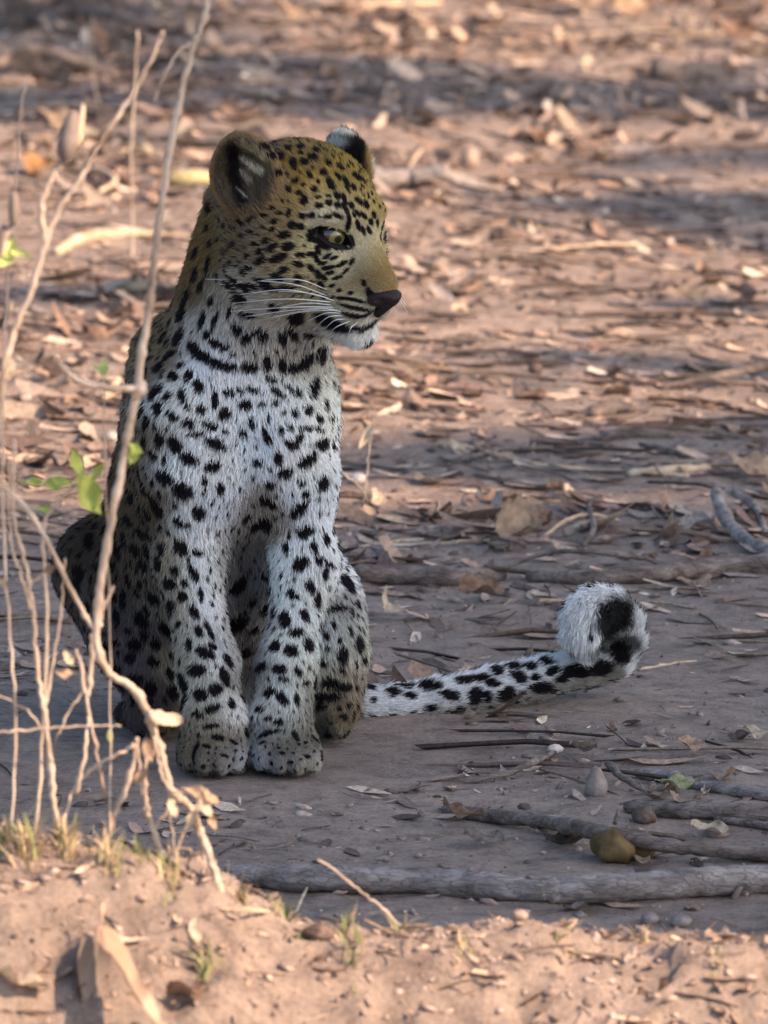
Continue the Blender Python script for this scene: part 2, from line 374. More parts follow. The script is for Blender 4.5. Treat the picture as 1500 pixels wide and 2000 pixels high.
# vertex normals
def vnormals(V, F):
    a = V[F[:, 2]] - V[F[:, 0]]; b = V[F[:, 3]] - V[F[:, 1]]; n = np.cross(a, b); N = np.zeros_like(V)
    for i in range(4): np.add.at(N, F[:, i], n)
    return nrm(N)
def relax(V, F, it, lam=.5):
    E = np.concatenate([F[:, [0, 1]], F[:, [1, 2]], F[:, [2, 3]], F[:, [3, 0]]])
    for _ in range(it):
        s = np.zeros_like(V); c = np.zeros(len(V)); np.add.at(s, E[:, 0], V[E[:, 1]]); np.add.at(s, E[:, 1], V[E[:, 0]]); np.add.at(c, E[:, 0], 1); np.add.at(c, E[:, 1], 1)
        V = V * (1 - lam) + lam * s / c[:, None]
    return V
BV = relax(BV, BF, 2, .5); BN = vnormals(BV, BF)
# weighted coat direction, length and lift from the nearest volumes
wsum = np.zeros(len(BV)); flow = np.zeros_like(BV); fln = np.zeros(len(BV)); flf = np.zeros(len(BV)); wname = {}
nose_tip = HL(100, 0, -30)
face_flow = nrm(nrm(BV - nose_tip) + .15 * DOWN)
for pr, k, fl, ln, lift, nm in prims:
    w = np.exp(-np.maximum(pr.d(BV), 0) / .006); wsum += w
    flow += w[:, None] * (face_flow if isinstance(fl, str) else nrm(fl)); fln += w * ln; flf += w * lift
    wname[nm] = wname.get(nm, 0) + w
fln /= wsum; flf /= wsum
for nm in wname: wname[nm] = wname[nm] / wsum
flow = nrm(flow); flow = nrm(flow - (flow * BN).sum(1)[:, None] * BN * .9)
bvh = bvhtree.BVHTree.FromPolygons([tuple(v) for v in BV.tolist()], BF.tolist())
def hit(px, py):
    d = nrm(ray(px, py)); h = bvh.ray_cast(Vector(CAM), Vector(d))
    return (None, None) if h[0] is None else (np.array(h[0]), np.array(h[1]))
PX, PY = (lambda q: (750 + (q @ RT) / (q @ FW) / KP, 1000 - (q @ UP) / (q @ FW) / KP))(BV - CAM)

# coat colour control points, shade on flank and between legs painted in
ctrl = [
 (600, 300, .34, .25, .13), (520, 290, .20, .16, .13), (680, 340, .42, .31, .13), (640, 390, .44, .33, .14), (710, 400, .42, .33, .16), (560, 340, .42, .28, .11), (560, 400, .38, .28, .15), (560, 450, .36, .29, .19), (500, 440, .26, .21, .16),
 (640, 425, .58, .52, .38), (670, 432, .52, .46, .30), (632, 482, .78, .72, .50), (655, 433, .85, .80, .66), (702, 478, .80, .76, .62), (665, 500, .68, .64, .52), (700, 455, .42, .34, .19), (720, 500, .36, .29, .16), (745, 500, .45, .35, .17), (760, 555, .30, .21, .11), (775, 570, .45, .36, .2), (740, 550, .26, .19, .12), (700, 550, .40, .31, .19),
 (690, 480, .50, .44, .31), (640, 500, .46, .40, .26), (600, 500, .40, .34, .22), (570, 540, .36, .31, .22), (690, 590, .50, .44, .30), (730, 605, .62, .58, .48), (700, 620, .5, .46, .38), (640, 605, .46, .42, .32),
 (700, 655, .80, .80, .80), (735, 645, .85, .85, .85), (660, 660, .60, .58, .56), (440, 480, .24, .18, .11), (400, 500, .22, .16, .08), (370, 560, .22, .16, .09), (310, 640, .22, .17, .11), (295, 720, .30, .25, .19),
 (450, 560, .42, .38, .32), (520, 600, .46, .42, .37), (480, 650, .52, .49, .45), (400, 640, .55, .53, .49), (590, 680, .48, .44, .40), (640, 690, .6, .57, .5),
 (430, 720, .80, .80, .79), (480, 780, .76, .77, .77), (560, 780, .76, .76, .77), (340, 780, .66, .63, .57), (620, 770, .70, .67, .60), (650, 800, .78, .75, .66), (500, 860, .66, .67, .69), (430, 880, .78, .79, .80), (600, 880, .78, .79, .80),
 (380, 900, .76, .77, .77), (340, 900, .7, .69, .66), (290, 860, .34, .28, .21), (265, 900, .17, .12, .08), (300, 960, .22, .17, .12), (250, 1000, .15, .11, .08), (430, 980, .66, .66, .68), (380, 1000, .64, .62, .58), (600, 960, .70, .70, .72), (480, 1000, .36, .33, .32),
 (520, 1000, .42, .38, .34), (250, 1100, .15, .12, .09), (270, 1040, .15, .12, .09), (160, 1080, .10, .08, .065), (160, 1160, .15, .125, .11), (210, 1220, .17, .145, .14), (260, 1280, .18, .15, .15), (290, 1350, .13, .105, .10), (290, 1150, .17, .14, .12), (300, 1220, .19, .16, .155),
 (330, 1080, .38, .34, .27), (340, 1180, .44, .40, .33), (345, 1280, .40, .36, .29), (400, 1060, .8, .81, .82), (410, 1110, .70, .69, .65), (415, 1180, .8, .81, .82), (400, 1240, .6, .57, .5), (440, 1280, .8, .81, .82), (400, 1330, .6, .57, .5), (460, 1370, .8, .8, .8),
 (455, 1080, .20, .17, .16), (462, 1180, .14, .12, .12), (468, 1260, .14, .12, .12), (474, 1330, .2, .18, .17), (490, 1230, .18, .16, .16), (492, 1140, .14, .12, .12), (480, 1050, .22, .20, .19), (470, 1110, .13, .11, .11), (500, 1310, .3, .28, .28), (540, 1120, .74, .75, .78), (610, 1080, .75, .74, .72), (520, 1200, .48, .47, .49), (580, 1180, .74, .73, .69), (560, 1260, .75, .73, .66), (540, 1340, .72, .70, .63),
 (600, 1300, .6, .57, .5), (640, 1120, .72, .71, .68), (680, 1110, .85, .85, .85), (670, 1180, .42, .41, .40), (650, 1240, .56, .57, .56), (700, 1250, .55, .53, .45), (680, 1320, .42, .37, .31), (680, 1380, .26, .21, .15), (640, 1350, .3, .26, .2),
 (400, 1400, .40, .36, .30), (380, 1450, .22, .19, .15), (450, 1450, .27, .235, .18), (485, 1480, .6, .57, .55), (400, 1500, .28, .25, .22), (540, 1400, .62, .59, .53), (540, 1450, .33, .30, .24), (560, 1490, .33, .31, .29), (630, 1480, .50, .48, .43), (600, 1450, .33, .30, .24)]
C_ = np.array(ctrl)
lum_ = C_[:, 2:].mean(1, keepdims=True); C_[:, 2:] = np.clip((lum_ + (C_[:, 2:] - lum_) * 1.32) * np.where(lum_ > .6, 1.30, np.where(lum_ > .3, 1.0, .80)) * np.where(lum_ > .55, np.array([[.94, 1.0, 1.06]]), 1.0), .01, .97)  # pale coat tinted cool, painting the blue of sky light into it
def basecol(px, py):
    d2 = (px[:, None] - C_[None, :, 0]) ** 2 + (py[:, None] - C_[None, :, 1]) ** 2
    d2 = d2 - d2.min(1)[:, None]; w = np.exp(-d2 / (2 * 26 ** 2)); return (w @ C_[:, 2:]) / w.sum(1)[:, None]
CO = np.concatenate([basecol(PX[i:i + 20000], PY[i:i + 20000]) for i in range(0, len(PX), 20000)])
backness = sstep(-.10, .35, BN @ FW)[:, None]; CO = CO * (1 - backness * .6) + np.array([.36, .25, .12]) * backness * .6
mot = fbm(BV[:, 0] * 38 + BV[:, 1] * 20, BV[:, 2] * 30, 3, 3) + .6 * fbm(BV[:, 0] * 110, BV[:, 2] * 90 + BV[:, 1] * 60, 2, 5)
CO = CO * (1 + .42 * mot)[:, None] * (1 + np.array([.03, 0, -.05]) * sstep(-.1, .3, fbm(BV[:, 0] * 16, BV[:, 2] * 14, 2, 9))[:, None])
# ears
for c, r, ER, face, upe, sg in ears:
    q = (BV - c) @ ER / r; inr = np.linalg.norm(q[:, :2], axis=1); near = sstep(1.5, 1.1, np.linalg.norm(q, axis=1)) * sstep(-1.0, -.6, q[:, 0])
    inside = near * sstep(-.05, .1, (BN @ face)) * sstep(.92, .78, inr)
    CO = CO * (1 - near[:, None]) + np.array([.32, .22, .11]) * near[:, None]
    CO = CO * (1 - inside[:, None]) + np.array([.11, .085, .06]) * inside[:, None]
    if sg < 0:       # pale hair streaks and the hollow's shade painted dark inside the near ear
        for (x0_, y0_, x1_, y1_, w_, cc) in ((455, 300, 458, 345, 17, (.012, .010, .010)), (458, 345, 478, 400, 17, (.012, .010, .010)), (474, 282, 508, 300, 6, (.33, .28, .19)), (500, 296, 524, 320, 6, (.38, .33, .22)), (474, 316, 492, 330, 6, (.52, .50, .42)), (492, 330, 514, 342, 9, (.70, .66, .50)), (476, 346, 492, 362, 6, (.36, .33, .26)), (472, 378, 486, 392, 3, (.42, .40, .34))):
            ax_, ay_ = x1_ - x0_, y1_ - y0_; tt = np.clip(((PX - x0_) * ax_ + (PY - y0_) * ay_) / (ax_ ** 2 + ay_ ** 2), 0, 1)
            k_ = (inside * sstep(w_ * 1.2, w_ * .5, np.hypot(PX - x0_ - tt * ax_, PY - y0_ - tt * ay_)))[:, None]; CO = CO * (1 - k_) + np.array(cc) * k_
    else:
        vis_ = near * sstep(.25, .05, BN @ FW)
        for cc, mk in (((.42, .26, .10), 1.0), ((.010, .009, .010), sstep(716, 708, PX) * sstep(268, 274, PY)), ((.66, .63, .54), sstep(712, 704, PX) * sstep(272, 266, PY) * sstep(248, 253, PY)), ((.03, .015, .02), sstep(252, 246, PY)), ((.75, .66, .52), sstep(718, 726, PX))):
            k_ = (vis_ * mk)[:, None]; CO = CO * (1 - k_) + np.array(cc) * k_
    back = near * sstep(.05, -.25, BN @ face)[:] * sstep(.98, .7, inr)
    CO = CO * (1 - back[:, None]) + np.array([.02, .018, .02]) * back[:, None]
    wh = back * sstep(.25, .45, q[:, 0]) * sstep(.95, .75, q[:, 0])
    CO = CO * (1 - wh[:, None]) + np.array([.62, .60, .52]) * wh[:, None]
    fln = np.where(inside > .3, .009, fln)
# tail: pale below and outside the curl, dark bars above and inside it
tw = wname['tail'] * sstep(660, 720, PX)
ti = np.zeros(len(BV)); td = np.full(len(BV), 9.0); tvec = np.zeros_like(BV)
for i in range(len(tp) - 1):
    a, b = tp[i], tp[i + 1]; ab = b - a; t = np.clip(((BV - a) @ ab) / (ab @ ab), 0, 1); v = BV - a - t[:, None] * ab; d = np.linalg.norm(v, axis=1)
    m = d < td; td[m] = d[m]; ti[m] = (i + t)[m]; tvec[m] = v[m]
tanv = nrm(np.array([np.interp(ti, np.arange(len(tp) - 1), [nrm(tp[i + 1] - tp[i])[k] for i in range(len(tp) - 1)]) for k in range(3)]).T)
dors = nrm(np.cross(tanv, -FW)); dors = np.where((dors[:, 2] < 0)[:, None] & (ti < 7)[:, None], -dors, dors)
dsign = np.cross(nrm(tp[4] - tp[3]), -FW); dors = dors if dsign[2] > 0 else -dors
dv = (nrm(tvec) * dors).sum(1)            # +1 on the upper / inner side
tcol = np.where(sstep(-.1, .6, dv)[:, None] > 0, np.array([.80, .80, .80]) * (1 - sstep(-.1, .7, dv)[:, None]) + np.array([.34, .31, .26]) * sstep(-.1, .7, dv)[:, None], .8)
loopm = sstep(1120, 1060, 1180 - (1180 - PX)) * 0 + (PX > 1085); rag = .35 * fbm(PX / 9, PY / 22, 3, 12); de = np.sqrt(((PX - 1198) / 40) ** 2 + ((PY - 1208) / 37) ** 2) + rag; de2 = np.sqrt(((PX - 1196) / 46) ** 2 + ((PY - 1262) / 24) ** 2)
lp = (sstep(7.2, 8.0, ti) * loopm)[:, None]; tcol = tcol * (1 - lp) + .82 * lp
dk2 = (.92 * loopm * sstep(1.2, .8, de2 + rag))[:, None]; tcol = tcol * (1 - dk2) + .06 * dk2
tip = loopm * sstep(1.15, .85, de); tcol = tcol * (1 - tip[:, None]) + .02 * tip[:, None]
CO = CO * (1 - tw[:, None]) + tcol * tw[:, None]

# spots, and dark patches painted between the legs: x, y, half length, half width, angle, read in enlarged crops
R2 = """335,30,25,18,0;415,35,45,18,-60;370,127,32,17,5;320,190,25,20,80;430,182,18,13,0;385,240,28,22,30;465,235,32,17,-65;515,292,32,25,70;290,330,35,18,-50;325,305,22,12,-50;360,345,22,20,0;430,345,38,18,75;455,402,18,10,20;305,410,40,20,85;235,400,30,18,80;380,447,32,18,25;525,415,25,20,70;600,365,48,14,88;648,437,35,23,-25;672,325,28,16,5;735,312,20,13,40;800,308,40,11,15;760,388,32,24,5;850,385,20,12,0;920,378,20,8,0;460,485,32,18,15;570,497,38,18,25;495,540,40,8,-5;655,530,18,10,20;745,532,24,18,30;795,485,28,13,70;890,460,16,8,-60;950,520,22,13,-80;995,503,22,11,45;965,425,13,7,20;1022,437,24,16,70;1090,415,26,18,80;1145,462,22,13,70;1205,475,34,15,-80;1178,390,26,15,-70;1118,297,42,22,-50;1207,278,24,13,-80;1035,325,20,16,30;990,300,26,11,35;930,325,44,12,40;895,250,28,9,15;1075,508,34,9,5;1140,518,24,8,15;870,530,25,15,70;885,570,26,16,30;1005,590,36,19,30;1037,565,34,16,-65;1155,592,34,24,10;1215,605,26,16,70;395,595,42,30,60;315,570,38,20,85;600,590,54,25,32;462,667,44,30,20;585,707,40,26,-15;285,650,24,18,20;1082,675,50,28,-25;935,660,36,18,85;830,685,26,17,20;970,740,38,25,-15;1052,797,20,16,40;1168,805,36,26,-75;340,770,42,32,15;430,842,52,38,25;540,790,26,12,85;620,825,28,20,70;540,850,14,10,0;300,935,46,24,60;512,955,34,28,80;410,1007,32,18,70;452,1022,18,14,0;895,800,24,18,60;870,885,26,20,40;915,912,22,18,0;878,1012,36,32,0;815,1022,34,22,15;765,975,24,18,-80;1050,935,56,24,-55;1080,1060,44,26,-25;1080,858,18,18,0;985,1150,30,12,80;1180,1105,30,13,65;1120,1145,32,15,70;420,1145,44,30,60;325,1150,32,20,65;505,1170,28,16,10;
500,95,45,26,50;545,135,45,26,30;610,165,45,24,15;680,185,45,20,10;785,185,42,24,5;875,160,38,20,90;955,175,42,18,70;1020,180,40,24,-5;1075,150,45,26,-20;1155,120,38,34,-50;570,15,24,12,-30;600,55,28,12,30;660,80,24,10,-20;770,38,28,16,-60;855,25,28,18,-80;700,115,18,8,-30;
245,60,20,40,0;265,130,18,30,0;250,230,15,40,0;220,330,24,18,0;250,480,40,16,80;240,600,26,40,0;200,520,20,34,0;215,440,22,14,70;180,560,16,30,0;150,760,30,22,0;210,740,26,18,30;120,860,24,40,0;180,880,26,26,0;230,830,18,26,0;250,960,30,22,40;160,1000,34,24,0;100,1000,20,40,0;220,1060,26,20,0;130,1100,34,22,40;190,1160,26,28,0;270,1080,22,18,0;90,1160,20,40,0;250,1180,22,20,0;140,680,20,30,0;190,650,20,16,0;270,870,18,20,0"""
R1 = """240,900,62,11,88;160,960,44,14,-60;110,1100,60,18,-40;85,1190,38,28,-30;70,1320,58,24,-65;205,1225,52,15,-70;255,1115,28,13,-60;280,1225,48,11,-60;345,820,22,20,80;165,830,26,16,70;400,1275,34,26,60;430,1085,32,26,-20;470,1180,48,13,-10;365,1170,38,10,-60;235,1305,24,16,-40;300,1360,36,12,30;450,1330,28,17,-50;510,1290,38,13,-40;555,1310,30,22,-60;500,1010,30,14,0;745,1190,45,38,0;620,1130,28,17,10;660,1320,38,22,70;720,1290,48,20,60;850,1290,46,15,30;
720,660,22,18,0;770,668,20,15,0;675,718,32,18,-10;610,685,18,13,0;620,640,18,11,0;570,750,22,13,-30;612,790,32,17,-40;695,785,32,20,-10;540,812,24,14,-30;515,770,18,9,0;545,862,30,19,-35;640,850,52,17,-20;765,832,28,11,5;835,825,38,10,0;755,885,28,12,20;825,910,24,16,45;865,860,32,12,60;870,945,24,15,70;750,970,24,20,60;670,920,34,16,-30;905,965,18,12,60;885,1010,24,18,60;560,985,48,13,5;640,960,34,13,20;600,1020,56,11,0;690,1020,38,12,10;480,905,18,11,0;355,915,28,12,-60;400,985,28,17,0;375,1015,38,20,0;450,1020,34,18,0;
790,515,24,20,80;850,450,19,14,0;820,365,20,11,70;900,355,24,18,60;945,420,34,16,75;985,490,24,16,70;935,530,18,16,0;880,548,20,14,0;985,545,18,15,0;835,602,22,14,0;780,607,18,14,0;930,490,12,8,0;870,495,16,8,0;735,405,24,13,-50;725,295,22,18,0;650,270,28,24,0;735,330,16,10,0;790,295,24,18,0;840,270,26,20,0;700,590,26,12,-80;930,300,20,11,80;1000,325,22,12,70;985,375,20,10,70;1030,400,26,10,80;1095,380,28,14,70;1075,440,20,10,60;1130,400,22,12,60;1060,310,16,10,0;
930,610,20,10,0;985,605,30,10,25;1065,545,20,12,60;1110,520,24,11,20;1150,540,22,12,60;1100,590,22,9,20;1140,605,20,9,30;1180,640,20,9,60;1105,660,30,9,70;1135,690,26,8,70;1195,600,18,9,60;1215,650,18,9,60;1170,690,22,9,60;1080,600,14,6,50;1025,510,30,8,85;1040,440,30,7,85;
1035,575,50,9,78;1050,645,50,9,80;1070,750,34,12,75;830,715,36,22,95;855,740,24,10,60;
905,780,40,12,30;925,840,26,8,-30;1010,885,34,8,-32;930,905,34,9,-22;1030,930,28,6,-45;965,850,24,6,-20;940,935,24,8,-20;985,965,28,7,-20;905,880,20,6,-30;1070,870,20,9,-60;870,800,28,12,70;
1145,1000,20,10,50;1185,1065,40,16,55;1060,1095,90,7,13;1090,1145,95,7,12;1110,1190,95,7,6;1000,1045,13,7,0;1065,1060,13,7,0;
940,1225,80,32,6;1010,1250,60,24,6;1180,1245,60,9,-20;1080,1262,60,8,-4;700,450,20,10,60;760,470,16,9,0;640,350,20,14,0;600,250,24,18,0;560,200,26,16,0;700,220,22,16,0;770,210,22,16,0;640,180,24,14,0;860,230,20,14,0;480,620,22,10,-40;560,600,18,9,0;420,640,20,10,0;600,560,16,8,0;650,590,16,9,0;
200,600,26,18,60;150,680,24,16,60;250,560,26,18,60;230,680,20,12,60;120,760,26,16,60;80,860,26,18,60;60,960,24,18,60;330,660,16,16,0;300,740,20,12,0;250,780,20,10,80;30,1060,22,18,0;200,1020,34,14,-40;300,960,22,12,70;380,880,16,10,80;450,930,22,10,60;390,770,20,10,60;440,720,16,9,0;480,700,14,8,0"""
R3 = """560,265,30,18,70;490,230,42,20,85;640,280,48,18,65;538,327,30,26,0;603,322,22,18,60;475,380,38,26,75;595,385,24,22,0;545,430,32,26,40;410,490,44,30,60;520,520,45,26,70;645,455,38,18,60;672,375,34,12,85;665,540,32,18,70;712,540,50,12,65;625,600,34,15,80;695,640,50,26,30;725,612,26,16,30;655,718,44,32,-10;595,770,50,20,85;780,745,48,20,60;795,675,38,16,45;740,800,34,30,0;672,825,36,32,10;545,815,40,28,70;810,872,24,18,80;725,890,40,18,-20;660,915,30,15,10;600,870,35,16,-20;720,968,38,12,-10;870,990,32,12,60;750,1020,34,14,10;425,240,34,24,80;360,310,38,18,80;330,400,48,18,85;290,380,30,15,80;
1125,238,46,32,-50;1205,218,26,20,60;1228,280,38,16,80;1165,340,32,20,50;1082,375,26,20,60;1110,390,16,12,0;1195,400,44,15,80;1055,490,40,26,75;965,430,40,26,-40;968,285,36,20,30;985,340,26,12,0;1140,470,36,18,60;1105,548,36,22,-10;1012,612,32,24,-20;1080,630,34,28,20;1155,605,38,20,75;950,705,30,20,-15;1030,710,34,24,0;1110,722,22,16,40;1050,755,26,12,0;985,815,30,22,-20;1040,845,42,22,50;1105,850,34,12,80;945,892,22,16,0;980,930,20,11,0;1025,950,22,16,0;1145,770,18,11,0;905,962,22,18,0;1010,460,24,14,60;1180,160,22,9,80;1070,160,26,10,80;
980,1000,60,11,-10;1100,1015,28,13,85;1190,1030,24,10,10;1150,1105,18,9,0;950,1045,20,8,-20;650,1080,44,9,85;870,1140,14,10,0;1040,1090,16,8,0;1080,1130,14,8,0;700,1060,20,8,40;780,1100,18,8,0;820,1040,24,9,30;
845,320,58,28,-70;820,500,70,38,-65;850,630,50,28,-60;900,400,26,16,-60;905,520,24,20,-60;
130,280,42,32,70;180,140,40,28,70;170,430,36,20,80;120,340,26,30,0;240,300,26,16,80;300,480,46,16,80;380,600,38,30,0;360,660,30,26,0;460,680,34,24,20;300,700,30,22,0;250,600,26,20,0;400,360,26,16,60;440,440,20,30,0;350,540,22,16,0;420,560,26,18,60;300,590,24,16,0;470,600,24,34,0;380,760,40,26,0;450,800,30,40,0;330,790,26,18,0;280,250,20,30,0;320,200,22,20,0;380,170,26,18,0;440,160,24,16,30;
1330,330,38,34,0;1285,440,56,14,-15;1380,600,44,22,80;1310,650,44,24,85;1400,670,24,14,80;1260,770,40,26,0;1310,790,40,24,0;1250,840,60,26,0;1200,880,40,18,0;1250,240,30,10,20;1340,540,26,12,60;1240,560,26,12,60;1210,500,22,10,60;1370,420,18,20,0;1230,680,22,16,0;1190,820,26,16,0"""
R4 = """410,525,40,10,-5;500,520,34,17,-10;590,555,42,17,5;700,555,32,28,-20;825,545,38,25,-5;720,490,46,13,-10;880,480,34,20,20;975,515,48,20,10;790,460,28,16,0;690,450,42,18,-15;1020,455,30,14,-30;1110,450,56,24,-10;1220,435,56,30,0;1310,370,50,38,60;770,505,30,14,0;650,500,34,14,-20;460,490,40,14,-15;360,545,26,14,10;310,520,26,14,0;860,440,34,14,-10;950,480,20,12,0;1000,420,30,12,-10;1150,460,30,14,-10;430,560,24,12,0;260,530,26,14,0;540,525,24,12,-20;750,555,16,20,0;560,490,30,12,-20;620,470,22,14,0;930,440,28,12,-10;1060,480,30,14,0;1170,410,30,14,-20"""
spots = []
def read(txt, x0, y0, sc, gr=(1.12, 1.6)):
    for w_ in txt.replace('\n', '').split(';'):
        a = [float(q) for q in w_.split(',')]; spots.append((x0 + a[0] / sc, y0 + a[1] / sc, a[2] / sc * gr[0] + gr[1], a[3] / sc * gr[0] + gr[1], a[4]))
read(R2, 200, 650, 1500 / 550); read(R1, 330, 220, 3.0); read(R3, 100, 1000, 1500 / 650, (1.0, .6)); read(R4, 600, 1100, 1500 / 700)
SP = []
for (x, y, L_, W_, an) in spots:
    h, n = hit(x, y)
    if h is None: continue
    a = rad(an); d3 = math.cos(a) * RT - math.sin(a) * UP; m3 = math.sin(a) * RT + math.cos(a) * UP
    t = d3 - (d3 @ n) * n; s1 = 1 / max(np.linalg.norm(t), .55); t = nrm(t); b = np.cross(n, t); s2 = 1 / max(abs(b @ m3), .55)
    SP.append((h, t, b, n, L_ * MM * s1, W_ * MM * s2))
# the sides and back that the camera does not see carry their own rosettes
cen = np.array([s[0] for s in SP]); away = np.where(((BN @ FW) > -.12) & (wname['face'] < .2) & (wname['ear'] < .2))[0]; rng.shuffle(away); added = list(cen)
grid = {}
def gk(p): return tuple(np.floor(p / .015).astype(int))
for p in added: grid.setdefault(gk(p), []).append(p)
for i in away:
    p = BV[i]; g0 = gk(p); ok = True
    for dx in (-1, 0, 1):
        for dy in (-1, 0, 1):
            for dz in (-1, 0, 1):
                for q in grid.get((g0[0] + dx, g0[1] + dy, g0[2] + dz), ()):
                    if ((q - p) ** 2).sum() < .015 ** 2: ok = False; break
    if ok:
        grid.setdefault(g0, []).append(p); f = flow[i]; n = BN[i]; t = nrm(f - (f @ n) * n); SP.append((p, t, np.cross(n, t), n, rng.uniform(.006, .009), rng.uniform(.004, .0065)))
def fill(mask, gap, lo_, hi_, seed):
    rr = np.random.default_rng(seed); ix = np.where(mask)[0]; rr.shuffle(ix)
    cen_ = np.array([s[0] for s in SP]); ext = np.array([.5 * (s[4] + s[5]) for s in SP]); n_ = 0
    pts_, ex_ = [list(cen_)], [list(ext)]; pts_ = pts_[0]; ex_ = ex_[0]
    for i in ix[:9000]:
        p = BV[i]; L_ = rr.uniform(lo_, hi_)
        if ((((np.array(pts_) - p) ** 2).sum(1)) ** .5 < np.array(ex_) + L_ + gap).any(): continue
        f = flow[i]; n = BN[i]; t = nrm(f - (f @ n) * n + .4 * rr.normal(size=3)); t = nrm(t - (t @ n) * n)
        SP.append((p, t, np.cross(n, t), n, L_ * 1.2, L_ * rr.uniform(.6, .95))); pts_.append(p); ex_.append(L_)
vis = (BN @ FW) < .1
eyd = np.min([np.linalg.norm(BV - c, axis=1) for c, *_ in eyes], axis=0)
PXh = (BV - HC) @ HR / HS
bridge = (np.abs(PXh[:, 1]) < 20) & (PXh[:, 0] > 30) & (PXh[:, 2] < 8)
hd = (wname['head'] + wname['face'] + wname.get('cheek', 0)) > .6
fill(vis & hd & ~bridge & (eyd > .021) & (PXh[:, 0] < 52) & (PXh[:, 2] > -42), .0016, .0018, .0034, 1)
fill(vis & (PX < 330 + .02 * PY) & (PY > 480) & (PY < 1380) & (wname['ear'] < .1) & (wname['face'] < .1), .0020, .0030, .0060, 2)
fill(vis & (PX > 325) & (PX < 650) & (PY > 1390) & (PY < 1505), .0030, .0012, .0026, 3)
fill(vis & (PX > 335) & (PX < 655) & (PY > 640) & (PY < 1010), .0036, .0016, .0034, 6)
fill(vis & (PX > 325) & (PX < 655) & (PY > 1030) & (PY < 1400), .0030, .0016, .0034, 7)
fill(vis & (PX > 615) & (PX < 730) & (PY > 1100) & (PY < 1400), .0026, .0028, .0050, 4)
fill(vis & (tw > .5) & (ti > .3) & (dv > .25) & (PX < 1150), .0014, .0028, .0052, 5)
def spotfield(Q, jit=0.0):
    order = np.argsort(Q[:, 2]); Z = Q[order, 2]; e = np.full(len(Q), 9.0)
    for h, t, b, n, L_, W_ in SP:
        r = max(L_, W_) * 1.5 + .004; i0, i1 = np.searchsorted(Z, [h[2] - r, h[2] + r]); ix = order[i0:i1]
        v = Q[ix] - h; m = (np.abs(v[:, 0]) < r) & (np.abs(v[:, 1]) < r); ix = ix[m]; v = v[m]
        q = np.sqrt((v @ t / L_) ** 2 + (v @ b / W_) ** 2 + (v @ n / (max(L_, W_) * 1.2)) ** 2)
        e[ix] = np.minimum(e[ix], q)
    return e
BLK = np.array([.013, .010, .012])
eb = spotfield(BV); dk = sstep(1.12, .85, eb)[:, None]
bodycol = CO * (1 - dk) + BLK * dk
eyelid = np.zeros(len(BV))
for c, g, R, sg in eyes:
    q = (BV - c) @ R; e = np.sqrt((q[:, 0] / .0195) ** 2 + (q[:, 1] / .0098) ** 2 + (q[:, 2] / .022) ** 2); eyelid = np.maximum(eyelid, sstep(1.18, 1.05, e))
bodycol = bodycol * (1 - eyelid[:, None]) + np.array([.016, .012, .012]) * eyelid[:, None]

cub = empty('leopard_cub', tuple(P(490, 1500, .12)), 'spotted leopard cub sitting upright on bare soil, head turned and tail tip curled', 'leopard cub')
cub.location.z = 0
body = mesh('body', BV, BF, M_skin, True, bodycol * .8, cub)

